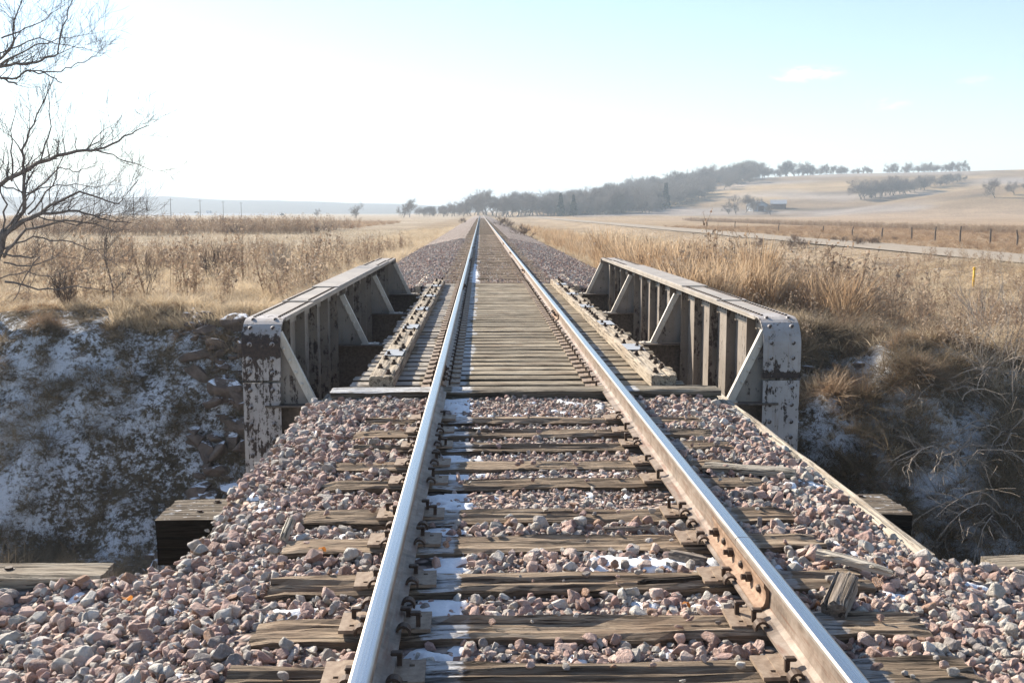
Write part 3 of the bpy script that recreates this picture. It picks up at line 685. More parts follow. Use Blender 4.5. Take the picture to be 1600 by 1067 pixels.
for i, y_ in enumerate(near_ties):
    lay_tie(TIES[i % 7], y_, random.uniform(-0.07, 0.05), random.uniform(-0.012, 0.0), random.uniform(-0.012, 0.012), True, 1 if i % 3 else 2)
    for s in (-1, 1):
        if random.random() < 0.8:
            for dy in ((-0.135, 0.135) if random.random() < 0.3 else (-0.135,)):
                for side in (1, -1): add('rail_anchor', ANCHOR, rails[s], (0, y_ + dy, 0.004), (0, 0, 0 if side == 1 else math.pi))
for i, y_ in enumerate(deck_ties):
    y_ += 0.045 * (i > 14) + 0.035 * (i > 28) - 0.04
    lay_tie(BTIES[(i * 5 + i // 3) % 6], y_ + random.uniform(-0.012, 0.012), random.uniform(-0.05, 0.05), random.uniform(-0.006, 0.0), random.uniform(-0.004, 0.004), True, 1)
for i, y_ in enumerate(far_ties):
    lay_tie(FTIES[i % 4], y_ + random.uniform(-0.03, 0.03), random.uniform(-0.08, 0.08), random.uniform(-0.012, 0.004), random.uniform(-0.012, 0.012), y_ < 45, 1 if y_ < 36 else 0)
mb = MB()
for y_ in np.arange(78.2, 300, 0.5): mb.box((random.uniform(-0.08, 0.08), y_, -0.045), (2.6, 0.22, 0.09))
o = add('tie_row', mb.mesh('tie_row', M_tie), track); o['kind'] = 'stuff'

# guard timbers on the deck
BOLT = MB(); BOLT.tube([(0, 0, -0.02), (0, 0, 0.048)], 0.016, 8); BOLT.tube([(0, 0, 0), (0, 0, 0.006)], 0.034, 10); BOLT.tube([(0, 0, 0.006), (0, 0, 0.022)], 0.026, 6); BOLT = BOLT.mesh('bolt', M_dark)
M_tin = m_simple('frosted_tin', (0.27, 0.28, 0.30), (0.40, 0.41, 0.43), 8, 0.5)
TIN = MB(); TIN.box((0, 0, 0.002), (0.50, 0.19, 0.003)); TIN = TIN.mesh('sheet_patch', M_tin)
for s in (-1, 1):
    L = 13.9; g_ = add('guard_timber', beam_mesh('guard_timber', L, 0.225, 0.115, M_timber, 60, 60 + s, 0.014, 0.007), track, (s * 1.285, 9.42 + L / 2, 0.118), (0, 0, R(90)))
    g_['label'] = 'bolted guard timber beside the shaded girder' if s < 0 else 'bolted guard timber beside the sunlit girder'
    for k in range(45):
        add('bolt', BOLT, g_, (-L / 2 + 0.14 + k * 0.31 + random.uniform(-0.03, 0.03), random.choice((-0.055, 0.05)), -0.004), (random.uniform(-0.1, 0.1), random.uniform(-0.1, 0.1), random.random()))
        if random.random() < 0.2: add('spike', SPIKE, g_, (-L / 2 + 0.25 + k * 0.31, random.uniform(-0.08, 0.08), 0.0), (0, 0, random.random() * 6))
    for k in range(5): add('sheet_patch', TIN, g_, (-L / 2 + 1.55 + k * 2.55 + (0.4 if s > 0 else 0), 0.0, 0.006))
# header planks at the near end of the deck
o = add('header_plank', beam_mesh('header_plank', 3.42, 0.24, 0.055, M_head, 20, 71, 0.012, 0.010), track, (0.02, 9.17, 0.040), (0, 0, 0.004))
o = add('header_tie', beam_mesh('header_tie', 3.36, 0.25, 0.2, M_btie, 14, 72, 0.010, 0.008), track, (0.02, 9.17, -0.020))

# ------------------------------------------------------------------ the bridge
bridge = add('girder_bridge', None, None, (0.02, 16.7, -1.3)); tag(bridge, 'short riveted steel girder bridge with flaking white paint carrying the track over the ravine', 'bridge')
B0, B1, ZT, ZB = 9.80, 23.55, 0.585, -1.30          # the girders' ends, top and bottom
def in_bridge(o): o.location = Vector(o.location) - Vector((0, 16.7, -1.3)) if o.parent is bridge else o.location
def bpart(name, me, par, kind=None):
    o = add(name, me, par, (0, -16.7, 1.3) if par is bridge else (0, 0, 0)); 
    if kind: o['kind'] = kind
    return o
def arc_strip(x0, x1, y_end, dirn, r, z_top, z_end, th, n=8):
    """cover plate: runs along the top, turns down over the rounded end (dirn = +1: the end faces -y)"""
    pts = []
    for i in range(n + 1):
        a = math.pi / 2 * i / n
        pts.append((y_end + dirn * (r - r * math.sin(a)), z_top - (r - r * math.cos(a))))
    return pts
RIV = MB(); RIV.dome((0, 0, 0), 0.024, 0.017, (0, -1, 0), 10); RIV = RIV.mesh('rivet', M_paint, True)
RCUR = 0.27
for s in (-1, 1):
    XI, XO, XW = s * 2.28, s * 2.64, s * 2.46
    mb = MB(); web_t = 0.016
    # web with rounded upper corners, plus bottom flange
    out = [(B0 + 0.012, ZB), (B1 - 0.012, ZB)]
    for i in range(7):
        a = math.pi / 2 * i / 6; out.append((B1 - RCUR + (RCUR - 0.012) * math.cos(a), ZT - RCUR + (RCUR - 0.012) * math.sin(a)))
    for i in range(7):
        a = math.pi / 2 * (1 - i / 6); out.append((B0 + RCUR - (RCUR - 0.012) * math.cos(a), ZT - RCUR + (RCUR - 0.012) * math.sin(a)))
    mb.prism(out, XW - web_t / 2, XW + web_t / 2, 0, 'x')
    mb.box((XW, (B0 + B1) / 2, ZB - 0.012), (0.36, B1 - B0 - 0.03, 0.024))
    gird = bpart('plate_girder', mb.mesh('plate_girder', M_web), bridge)
    gird['label'] = 'steel girder with its shaded inner face beside the track' if s < 0 else 'steel girder with sunlit web strips beside the track'
    # top flange, both rounded ends and end plates: one bent plate with thickness, split in parts
    def bent(y_end, dirn, zlow, yin, x0, x1, th, lift=0.0):
        path = [(yin, ZT + lift)]
        for i in range(9):
            a = math.pi / 2 * i / 8; path.append((y_end + dirn * (RCUR - (RCUR + lift) * math.sin(a)), ZT - RCUR + (RCUR + lift) * math.cos(a)))
        path.append((y_end - dirn * lift, zlow)); v = []
        for i, p in enumerate(path):
            a_ = Vector(path[max(i - 1, 0)]); b_ = Vector(path[min(i + 1, len(path) - 1)]); t_ = (b_ - a_).normalized(); nn = Vector((-t_.y, t_.x)) * dirn
            if nn.y < -0.01: nn = -nn
            q = Vector(p) - (nn * th if abs(t_.x) > 0.5 or True else 0)
            inner = (q.x, q.y) if nn.length else p
            v += [(x0, p[0], p[1]), (x1, p[0], p[1]), (x0, p[0] + dirn * th * (1 if i > 1 else 0), p[1] - th * (1 if i < len(path) - 1 else 0)), (x1, p[0] + dirn * th * (1 if i > 1 else 0), p[1] - th * (1 if i < len(path) - 1 else 0))]
        f = []
        for i in range(len(path) - 1):
            b = 4 * i; f += [(b, b + 1, b + 5, b + 4), (b + 2, b + 6, b + 7, b + 3), (b, b + 4, b + 6, b + 2), (b + 1, b + 3, b + 7, b + 5)]
        f += [(0, 2, 3, 1), (4 * len(path) - 4, 4 * len(path) - 3, 4 * len(path) - 1, 4 * len(path) - 2)]
        return v, f
    for (ye, dr) in ((B0, 1), (B1, -1)):
        mb = MB(); v, f = bent(ye, dr, 0.02, ye + dr * 0.62, min(XI, XO), max(XI, XO), 0.014); mb.put(v, f)
        me = mb.mesh('end_plate', M_end[s], False); bm = bmesh.new(); bm.from_mesh(me); bmesh.ops.recalc_face_normals(bm, faces=bm.faces); bm.to_mesh(me); bm.free()
        ep = bpart('curved_end_plate', me, gird)
        mb = MB(); mb.box((XW, ye + dr * 0.009, (ZB - 0.01) / 2), (0.35, 0.014, -ZB - 0.0)); bpart('end_plate', mb.mesh('end_plate', M_paint), gird)
        if dr == 1:
            for (zz, xo) in ((0.36, 0.1), (0.215, 0.1), (0.09, 0.1), (-0.07, 0.1), (-0.235, 0.1), (-0.40, 0.1), (-0.55, 0.1), (-0.70, 0.1), (-0.85, 0.1)):
                for q in (-1, 1):
                    yq = B0 - (0.001 if zz < 0.31 else 0.0) + (0.002 if zz < 0.02 else 0)
                    if zz > 0.315: yq += RCUR - math.sqrt(max(RCUR ** 2 - (zz - (ZT - RCUR)) ** 2, 0))
                    add('rivet', RIV, gird, (XW + q * xo * 1.05, yq, zz))
            for q in (-1, 1):
                add('rivet', RIV, gird, (XW + q * 0.105, B0 + 0.075, ZT - 0.078), (R(-48), 0, 0))
                add('rivet', RIV, gird, (XW + q * 0.105, B0 + 0.20, ZT - 0.010), (R(-80), 0, 0))
    mb = MB()
    mb.box((XW, (B0 + B1) / 2, ZT - 0.008), (0.362, B1 - B0 - 1.238, 0.016))
    mb.box((s * 2.295 + s * 0.0, (B0 + B1) / 2, ZT - 0.030), (0.020, B1 - B0 - 0.75, 0.026)) 
    for q in (-1, 1):       # the flange angles' legs on the web
        mb.box((XW + q * (0.008 + 0.007), (B0 + B1) / 2, ZT - 0.10), (0.013, B1 - B0 - 0.7, 0.15))
        mb.box((XW + q * 0.09, (B0 + B1) / 2, ZT - 0.0235), (0.165, B1 - B0 - 0.7, 0.013))
    bpart('top_flange', mb.mesh('top_flange', M_flange), gird)
    for (ya, yb, k) in ((11.85, 21.65, 1), (13.95, 19.55, 2)):
        mb = MB(); mb.cbox((XW, (ya + yb) / 2, ZT + 0.007 + (k - 1) * 0.0145), (0.352, yb - ya, 0.014), 0.003); bpart('cover_plate', mb.mesh('cover_plate', M_flange), gird)
    # rivet rows on the top flange and along the web's edge
    mb = MB()
    for yy in np.arange(B0 + 0.34, B1 - 0.3, 0.105):
        lift = 0.0145 * ((11.85 < yy < 21.65) + (13.95 < yy < 19.55))
        for q in (-1, 1): mb.dome((XW + q * 0.118, yy, ZT + lift), 0.019, 0.015, (0, 0, 1), 6)
    for yy in np.arange(B0 + 0.3, B1 - 0.3, 0.13): mb.dome((XW - s * 0.0215, yy, ZT - 0.11), 0.017, 0.012, (-s, 0, 0), 6)
    for yy in np.arange(B0 + 0.89, B1 - 0.5, 0.8895):
        for zz in np.arange(ZB + 0.1, ZT - 0.2, 0.16): mb.dome((XW - s * 0.019, yy + 0.05, zz), 0.016, 0.012, (-s, 0, 0), 6)
    for yy in (14.40, 18.85):
        for zz in np.arange(ZB + 0.1, ZT - 0.2, 0.085):
            for dy in (-0.1, 0.12): mb.dome((XW - s * 0.019, yy + dy, zz), 0.016, 0.012, (-s, 0, 0), 6)
    bpart('rivets', mb.mesh('rivets', M_dark), gird, 'stuff')
    # stiffener angles
    for k in range(1, 15):
        yy = B0 + 0.03 + k * 0.8895
        if yy > B1 - 0.3: break
        mb = MB(); d_ = 0.105
        mb.box((XW - s * (0.008 + d_ / 2), yy, (ZB + ZT - 0.2) / 2), (d_, 0.012, ZT - 0.2 - ZB))
        mb.put([(XW - s * 0.024, yy - 0.006, ZT - 0.03), (XW - s * (0.008 + d_), yy - 0.006, ZT - 0.06), (XW - s * (0.008 + d_), yy - 0.006, ZT - 0.2), (XW - s * 0.024, yy - 0.006, ZT - 0.2),
                (XW - s * 0.024, yy + 0.006, ZT - 0.03), (XW - s * (0.008 + d_), yy + 0.006, ZT - 0.06), (XW - s * (0.008 + d_), yy + 0.006, ZT - 0.2), (XW - s * 0.024, yy + 0.006, ZT - 0.2)],
               [(0, 1, 2, 3), (7, 6, 5, 4), (0, 4, 5, 1), (1, 5, 6, 2), (2, 6, 7, 3), (3, 7, 4, 0)])
        mb.box((XW - s * 0.0135, yy + 0.05, (ZB + ZT - 0.19) / 2), (0.011, 0.088, ZT - 0.19 - ZB))
        mb.box((XW + s * (0.008 + d_ / 2), yy, (ZB + ZT - 0.06) / 2), (d_, 0.012, ZT - 0.06 - ZB))
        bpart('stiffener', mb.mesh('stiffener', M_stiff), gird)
    # knee braces down to the floor beams
    for q, yy in enumerate((B0 + 0.05, 14.40, 18.85, B1 - 0.16)):
        mb = MB(); a_ = Vector((s * 2.285, yy, ZT - 0.115)); b_ = Vector((s * 1.965, yy, -0.205)); t_ = (b_ - a_).normalized(); nn = Vector((-t_.z, 0, t_.x)) * 1.0
        if nn.x * s > 0: nn = -nn
        w1 = Vector((0, 0.062, 0))
        def slab(p0, p1, e1, e2):
            c = [p0, p1, p1 + e1, p0 + e1, p0 + e2, p1 + e2, p1 + e1 + e2, p0 + e1 + e2]
            mb.put(c, [(0, 1, 2, 3), (7, 6, 5, 4), (0, 4, 5, 1), (1, 5, 6, 2), (2, 6, 7, 3), (3, 7, 4, 0)])
        slab(a_, b_, w1, nn * 0.013); slab(a_ - nn * 0.001, b_ - nn * 0.001, Vector((0, 0.013, 0)), -nn * 0.058)
        mb.box((s * 1.93, yy + 0.05, -0.212), (0.24, 0.16, 0.016)); 
        for dy in (0.0, 0.09): mb.dome((s * 1.87, yy + dy, -0.204), 0.02, 0.016, (0, 0, 1), 8)
        for e in (0.15, 0.27, 0.39, 0.51):
            p = a_.lerp(b_, e / 0.72) - nn * 0.04; mb.dome((p.x, yy - 0.002, p.z), 0.018, 0.014, (0, -1, 0), 8)
        br = bpart('knee_brace', mb.mesh('knee_brace', M_brace), gird)
        mb = MB(); gp = [(s * 2.285, ZT - 0.13), (s * 2.46, ZT - 0.13), (s * 2.46, -0.215), (s * 1.99, -0.215)]
        if s < 0: gp = gp[::-1]
        mb.prism(gp, yy + 0.02, yy + 0.031); bpart('gusset_plate', mb.mesh('gusset_plate', M_web), gird)
for yy in (B0 + 0.10, 14.42, 18.87, B1 - 0.2):
    mb = MB(); mb.box((0, yy, -0.63), (4.88, 0.014, 0.80)); mb.box((0, yy, -0.226), (4.86, 0.26, 0.018)); mb.box((0, yy, -1.04), (4.86, 0.26, 0.018))
    bpart('floor_beam', mb.mesh('floor_beam', M_floor), bridge)
for x_ in (-0.95, 0.95):
    mb = MB(); mb.box((x_, (B0 + B1) / 2, -0.66), (0.016, B1 - B0 - 0.4, 0.72)); mb.box((x_, (B0 + B1) / 2, -0.286), (0.26, B1 - B0 - 0.4, 0.02)); bpart('stringer', mb.mesh('stringer', M_floor), bridge)

# ------------------------------------------------------------------ timber approach: curbs, bents, bulkheads
def timber(name, L, W, T, mat, loc, rz, seed, label, cat, seg=14, par=None):
    o = add(name, beam_mesh(name, L, W, T, mat, seg, seed, 0.012, 0.012), par, loc, (0, 0, rz))
    if par is None: tag(o, label, cat)
    return o
for s in (-1, 1):
    timber('curb_plank', 4.95, 0.095, 0.42, M_curb, (s * 1.80, 4.95 + 2.475, -0.075 if s > 0 else -0.125), R(90), 80 + s,
           'pale plank on edge holding the ballast in front of the ' + ('shaded girder' if s < 0 else 'sunlit girder'), 'plank', 18)
    timber('curb_plank', 4.6, 0.11, 0.40, M_curb, (s * 1.80, 23.75 + 2.3, -0.06), R(90), 84 + s,
           'far plank retaining ballast beyond the end of the ' + ('shaded girder' if s < 0 else 'sunlit girder'), 'plank', 8)
bent = add('timber_bent', None, None, (0, 7.15, -0.5)); tag(bent, 'pair of square timbers bolted side by side, jutting out below the ballast planks', 'trestle bent')
for k, yy in enumerate((-0.15, 0.125)):
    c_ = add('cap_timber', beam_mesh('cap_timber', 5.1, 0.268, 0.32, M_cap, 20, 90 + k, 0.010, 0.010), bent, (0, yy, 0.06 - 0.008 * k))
    for x_ in (-2.3, 2.3): add('bolt', BOLT, c_, (x_ + 0.05 * k, 0.02, -0.004), (0, 0, 0), (1.1, 1.1, 0.4))
for k, x_ in enumerate((-2.0, -1.0, 0, 1.0, 2.0)):
    mb = MB(); mb.tube([(0, 0, 0), (x_ * 0.06, 0, -3.2)], [0.15, 0.16], 12); add('pile', mb.mesh('pile', M_hid, True), bent, (x_, 0, -0.27))
deckb = add('approach_deck', None, None, (0, 7.0, -0.45)); tag(deckb, 'timber decking that carries the ballast up to the bridge', 'deck')
for k in range(15):
    mb = MB(); mb.box((0, 0, 0), (3.5, 0.272, 0.08)); add('plank', mb.mesh('plank', M_hid), deckb, (0, -1.98 + k * 0.283, -0.02))
for s in (-1, 1):
    mb = MB(); 
    w_ = timber('wing_timber', 2.6, 0.20, 0.34, M_timber, (s * 3.15 + (0.3 if s > 0 else -0.35), 4.97, -0.125), 0, 94 + s,
           'grey squared timber with a bolt on top, near the bolted timber ends' if s < 0 else 'grey squared timber behind the stones on the bramble side', 'timber')
    if s < 0: add('bolt', BOLT, w_, (0.84, -0.01, -0.004), (0, 0, 0), (1.2, 1.2, 0.4))
pier = add('near_pier', None, None, (0, 10.2, -1.33)); tag(pier, 'dark timber pier under the near end of the bridge', 'pier')
mb = MB(); mb.cbox((0, 0.12, -0.16), (5.4, 0.5, 0.32), 0.01); add('cap_timber', mb.mesh('cap_timber', M_hid), pier)
for x_ in (-2.3, -1.2, 0, 1.2, 2.3):
    mb = MB(); mb.tube([(0, 0, 0), (0, 0, -4.3)], 0.16, 12); add('pile', mb.mesh('pile', M_hid, True), pier, (x_, 0.12, -0.3))
ab = add('far_abutment', None, None, (0, 23.75, -1.4)); tag(ab, 'dark timber abutment wall under the far end of the bridge', 'abutment')
for k in range(9):
    mb = MB(); mb.cbox((0, 0, 0), (5.6, 0.2, 0.28), 0.008); add('plank', mb.mesh('plank', M_hid), ab, (0, 0.05, 0.75 - k * 0.29))

# ------------------------------------------------------------------ rocks on the far bank
def place_rocks(n, pxa, pxb, ya, yb, smin, smax, seed):
    rs = np.random.RandomState(seed)
    for i in range(n):
        Yq = rs.uniform(ya, yb); px = rs.uniform(pxa, pxb); Xq = px_x(px, Yq); sz = rs.uniform(smin, smax) * (1.3 if rs.rand() < 0.2 else 1)
        Zq = float(H(Xq, Yq)); add('rock', RK[rs.randint(len(RK))], ground, (Xq, Yq, Zq + sz * 0.08), (rs.normal(0, 0.35), rs.normal(0, 0.35), rs.uniform(0, 6.28)), (sz * rs.uniform(0.9, 1.5), sz, sz * rs.uniform(0.7, 1.0)))
RK = []
for q in range(7):
    m_ = stone_mesh(300 + q, 13, 0.6); m_.materials.clear(); m_.materials.append(M_riprap); RK.append(m_)
place_rocks(150, 280, 395, 19.0, 26.5, 0.35, 0.85, 1); place_rocks(60, 190, 330, 18.8, 21.5, 0.3, 0.85, 2); place_rocks(16, 325, 385, 24.0, 25.6, 0.22, 0.4, 3)
place_rocks(14, 60, 250, 18.6, 20, 0.2, 0.45, 4); place_rocks(12, 1255, 1400, 19.5, 23, 0.2, 0.4, 5)

# ------------------------------------------------------------------ grass and weeds
def blades(n, h, spread, w, lean, droop, seg=3, seed=0, hvar=0.4, heads=0.0):
    rs = np.random.RandomState(seed); V = []; Fq = []
    for i in range(n):
        a = rs.uniform(0, 6.283); r = spread * math.sqrt(rs.rand()); bx, by = r * math.cos(a), r * math.sin(a)
        d = a + rs.normal(0, 0.8); hh = h * (1 - hvar * rs.rand()); ln = lean * rs.uniform(0.3, 1.4) * hh; dr = droop * rs.uniform(0.5, 1.3) * hh; wa = rs.uniform(0, 6.283); wx, wy = math.cos(wa) * w / 2, math.sin(wa) * w / 2
        b = len(V)
        for k in range(seg + 1):
            t = k / seg; px_ = bx + math.cos(d) * (ln * t + dr * t * t); py_ = by + math.sin(d) * (ln * t + dr * t * t); pz = hh * (t - 0.5 * droop * t * t)
            ww = (1 - 0.85 * t) + (heads * (1.6 if k == seg - 1 else 0))
            V += [(px_ - wx * ww, py_ - wy * ww, pz), (px_ + wx * ww, py_ + wy * ww, pz)]
        for k in range(seg): Fq.append((b + 2 * k, b + 2 * k + 1, b + 2 * k + 3, b + 2 * k + 2))
    return V, Fq
def kinds(name, mat, protos):
    c = bpy.data.collections.new(name)
    for (v, f) in protos: c.objects.link(bpy.data.objects.new(name, mesh(name, v, f, mat)))
    return c
K_gold = kinds('gold_tuft', M_gold, [blades(42, 0.42, 0.16, 0.012, 0.45, 0.5, 3, 10 + q) for q in range(4)])
K_droop = kinds('bank_tuft', M_droop, [blades(46, 0.50, 0.16, 0.013, 0.7, 1.0, 3, 20 + q) for q in range(4)])
M_brown = m_grass('brown_grass', [(0.1, (0.21, 0.125, 0.07)), (0.5, (0.36, 0.24, 0.145)), (0.9, (0.50, 0.37, 0.25))], 0.35)
K_brown = kinds('brown_tuft', M_brown, [blades(44, 0.46, 0.16, 0.012, 0.5, 0.7, 3, 70 + q) for q in range(4)])
K_mat = kinds('short_tuft', M_gold, [blades(36, 0.20, 0.20, 0.012, 0.9, 0.7, 2, 30 + q) for q in range(3)])
K_blue = kinds('tall_tuft', M_blue, [blades(64, 1.5, 0.24, 0.009, 0.16, 0.20, 4, 40 + q, 0.55, 1.1) for q in range(4)])
def weed(seed):
    rs = np.random.RandomState(seed); mb = MB()
    for i in range(4):
        a = rs.uniform(0, 6.28); r = 0.12 * rs.rand(); h = rs.uniform(0.7, 1.25); lx, ly = rs.normal(0, 0.12, 2)
        p0 = Vector((r * math.cos(a), r * math.sin(a), -0.03)); p1 = p0 + Vector((lx * h, ly * h, h)); mb.tube([p0, p0.lerp(p1, 0.5) + Vector((lx * 0.1, ly * 0.1, 0)), p1], [0.006, 0.005, 0.003], 3)
        for q in range(9):
            t = rs.uniform(0.35, 1.0); b0 = p0.lerp(p1, t); dd = Vector((*rs.normal(0, 1, 2), 1.1)).normalized() * rs.uniform(0.08, 0.26); mb.tube([b0, b0 + dd], [0.0035, 0.002], 3, 0, False)
            for e in range(2):
                c = b0 + dd * rs.uniform(0.6, 1.05); u = Vector(rs.normal(0, 0.018, 3)); w2 = Vector(rs.normal(0, 0.018, 3)); mb.put([c - u, c + w2, c + u, c - w2], [(0, 1, 2, 3)])
    return mb.v, mb.f
K_weed = kinds('weed', M_weed, [weed(50 + q) for q in range(5)])
K_stub = kinds('stubble', M_stub, [blades(14, 0.30, 0.25, 0.022, 0.35, 0.15, 2, 60 + q, 0.6) for q in range(3)])
def veg(name, coll, n, xa, xb, ya, yb, s0, s1, dens=None, tilt=0.12, ypow=1.0, downhill=0.0, sz=1.0, keepout=True):
    X = np.random.uniform(xa, xb, n); Y = ya + (yb - ya) * np.random.rand(n) ** ypow
    ok = np.ones(n, bool)
    if dens is not None: ok &= np.random.rand(n) < dens(X, Y)
    X, Y = X[ok], Y[ok]; Z = H(X, Y) - 0.02
    sx, sy, sd = project(np.stack([X, Y, Z], -1)); ok = (sx > -260) & (sx < 1860) & (sy < 1250); X, Y, Z = X[ok], Y[ok], Z[ok]
    if keepout: ok = (gully(X, Y)) & ~((np.abs(X) < 4.15) & (Y > 23.3)) & ~((X > 25.9) & (X < 32.3)) & ~((np.abs(X) < 2.9) & (Y < 24)); X, Y, Z = X[ok], Y[ok], Z[ok]
    rot = np.stack([np.random.normal(0, tilt, len(X)) + downhill, np.random.normal(0, tilt, len(X)), np.random.uniform(0, 6.28, len(X)) * (0 if downhill else 1) + (np.random.normal(0, 0.5, len(X)) if downhill else 0)], -1)
    s = np.random.uniform(s0, s1, len(X)); scl = np.stack([s, s, s * sz * np.random.uniform(0.8, 1.2, len(X))], -1)
    return scatter(name, np.stack([X, Y, Z], -1), rot, scl, np.random.randint(0, len(coll.objects), len(X)), coll)
patch = lambda sc, th, w=0.15, o=0.0: (lambda X, Y: smooth(th - w, th + w, fbm(X * sc + o, Y * sc + 2 * o, 3)))
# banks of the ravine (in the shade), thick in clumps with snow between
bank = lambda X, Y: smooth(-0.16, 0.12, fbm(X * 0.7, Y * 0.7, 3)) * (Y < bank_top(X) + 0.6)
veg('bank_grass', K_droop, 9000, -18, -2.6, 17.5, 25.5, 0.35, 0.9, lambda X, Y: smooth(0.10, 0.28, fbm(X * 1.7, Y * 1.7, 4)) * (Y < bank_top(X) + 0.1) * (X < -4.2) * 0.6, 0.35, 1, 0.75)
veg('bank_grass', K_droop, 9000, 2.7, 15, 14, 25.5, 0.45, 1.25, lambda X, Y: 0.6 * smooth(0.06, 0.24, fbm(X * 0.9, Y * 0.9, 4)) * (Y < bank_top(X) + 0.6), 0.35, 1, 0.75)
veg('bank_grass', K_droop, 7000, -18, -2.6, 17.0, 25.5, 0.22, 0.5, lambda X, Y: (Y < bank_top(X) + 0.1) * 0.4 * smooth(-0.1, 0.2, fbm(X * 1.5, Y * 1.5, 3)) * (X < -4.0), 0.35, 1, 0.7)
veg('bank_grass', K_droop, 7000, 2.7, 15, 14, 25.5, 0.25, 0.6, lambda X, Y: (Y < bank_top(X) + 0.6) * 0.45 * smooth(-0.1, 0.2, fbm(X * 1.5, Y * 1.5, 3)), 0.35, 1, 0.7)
def tussocks(name, coll, n, xa, xb, ya, yb, per, rad, s0, s1, below=0.0, above=0.0):
    P, Rr, S = [], [], []
    while n > 0:
        n -= 1; cx = random.uniform(xa, xb); cy = random.uniform(ya, yb); bt = float(bank_top(cx))
        if not (bt - below < cy < bt + above): continue
        rr = rad * random.uniform(0.5, 1.4); k = int(per * random.uniform(0.6, 1.3) * (rr / rad) ** 1.3) + 3; sc = random.uniform(s0, s1)
        for q in range(k):
            a = random.uniform(0, 6.283); r = rr * math.sqrt(random.random()); X_, Y_ = cx + r * math.cos(a), cy + 0.7 * r * math.sin(a); f = r / rr
            if abs(X_) < 2.95 or not bool(gully(np.array([X_]), np.array([Y_]))[0]): continue
            P.append((X_, Y_, float(H(X_, Y_)) - 0.05 + 0.22 * rr * (1 - f * f)))
            ax = Vector((math.cos(a), math.sin(a) - 0.5, 0.0)); m_ = Vector((0, 0, 1)).rotation_difference((Vector((0, 0, 1)) + ax * f * 0.9).normalized()).to_matrix() @ Euler((0, 0, random.uniform(0, 6.28))).to_matrix()
            Rr.append(tuple(m_.to_euler())); g = sc * random.uniform(0.7, 1.2); S.append((g, g, g * random.uniform(0.8, 1.2)))
    return scatter(name, np.array(P), np.array(Rr), np.array(S), np.random.randint(0, len(coll.objects), len(P)), coll)
tussocks('bank_tussocks', K_gold, 95, 3.3, 15, 17, 26, 22, 0.55, 0.5, 0.95, 4.0, 1.0)
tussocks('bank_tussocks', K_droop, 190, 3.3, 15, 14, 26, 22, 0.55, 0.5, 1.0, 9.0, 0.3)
tussocks('bank_tussocks', K_brown, 110, 3.5, 22, 20, 36, 22, 0.60, 0.5, 0.95, 2.5, 12.0)
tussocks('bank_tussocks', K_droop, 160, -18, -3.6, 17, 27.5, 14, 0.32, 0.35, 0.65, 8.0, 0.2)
tussocks('bank_tussocks', K_brown, 110, -20, -3.8, 23, 33, 18, 0.45, 0.4, 0.8, 1.3, 5.0)
# top of the banks and the verges
topband = lambda X, Y: (Y > bank_top(X) + np.where(X < 0, 0.15, -1.2))
veg('short_grass', K_mat, 9000, -24, -3.5, 23.5, 40, 0.8, 1.6, lambda X, Y: topband(X, Y) * 0.9, 0.2, 1.6)
veg('gold_grass', K_gold, 6500, -24, -3.8, 24, 46, 0.5, 1.1, lambda X, Y: topband(X, Y) * (0.25 + 0.75 * patch(0.4, 0.05)(X, Y)), 0.2, 1.4)
veg('dry_weeds', K_weed, 2500, -30, -4.8, 27, 68, 0.35, 1.15, lambda X, Y: 0.10 + 0.9 * patch(0.3, 0.08, 0.2, 3)(X, Y), 0.14, 1.2)
veg('tall_weeds', K_weed, 230, -19, -5.2, 28, 50, 0.9, 1.6, lambda X, Y: 0.15 + 0.85 * patch(0.3, 0.05, 0.2, 3)(X, Y), 0.1)
veg('gold_grass', K_gold, 7000, -34, -4.6, 40, 75, 0.6, 1.2, lambda X, Y: 0.15 + 0.85 * patch(0.25, 0.0, 0.2, 13)(X, Y), 0.2, 1.2)
veg('gold_grass', K_gold, 9000, -9.5, -4.1, 26, 150, 0.7, 1.3, lambda X, Y: 0.8 + 0 * X, 0.2, 1.5)
veg('corn_stubble', K_stub, 16000, -70, -8, 44, 150, 0.7, 1.3, None, 0.2, 1.6)
veg('gold_grass', K_gold, 11500, 4.2, 26, 19, 60, 0.35, 1.1, lambda X, Y: topband(X, Y) * smooth(26, 11, X) * (0.12 + 0.88 * patch(0.55, 0.03, 0.15, 7)(X, Y)), 0.3, 1.5)
veg('short_grass', K_mat, 7000, 4.2, 26.5, 19, 55, 0.8, 1.7, lambda X, Y: topband(X, Y) * 0.75, 0.2, 1.5)
veg('gold_grass', K_gold, 6500, 4.1, 21, 55, 170, 0.6, 1.1, None, 0.2, 1.5)
veg('dry_weeds', K_weed, 420, 4.3, 11, 25.5, 44, 0.7, 1.35, None, 0.12)
veg('tall_grass', K_blue, 1750, 4.3, 12, 25.2, 44, 0.4, 1.25, lambda X, Y: patch(0.6, 0.0, 0.12, 5)(X, Y) * smooth(10.5, 7, X), 0.2, 1.3)
veg('tall_grass', K_blue, 450, 3.9, 10, 46, 120, 0.5, 0.9, None, 0.1, 1.3)
veg('dry_weeds', K_weed, 34, 6.8, 10.5, 26, 36, 1.1, 1.9, None, 0.06)
veg('dry_weeds', K_weed, 2200, 4.5, 26, 22, 60, 0.35, 0.85, lambda X, Y: topband(X, Y) * (0.3 + 0.7 * patch(0.3, 0.05, 0.2, 9)(X, Y)), 0.15, 1.4)
veg('fence_line_weeds', K_weed, 5000, 63, 66, 60, 330, 0.6, 1.0, None, 0.15, 1.3)
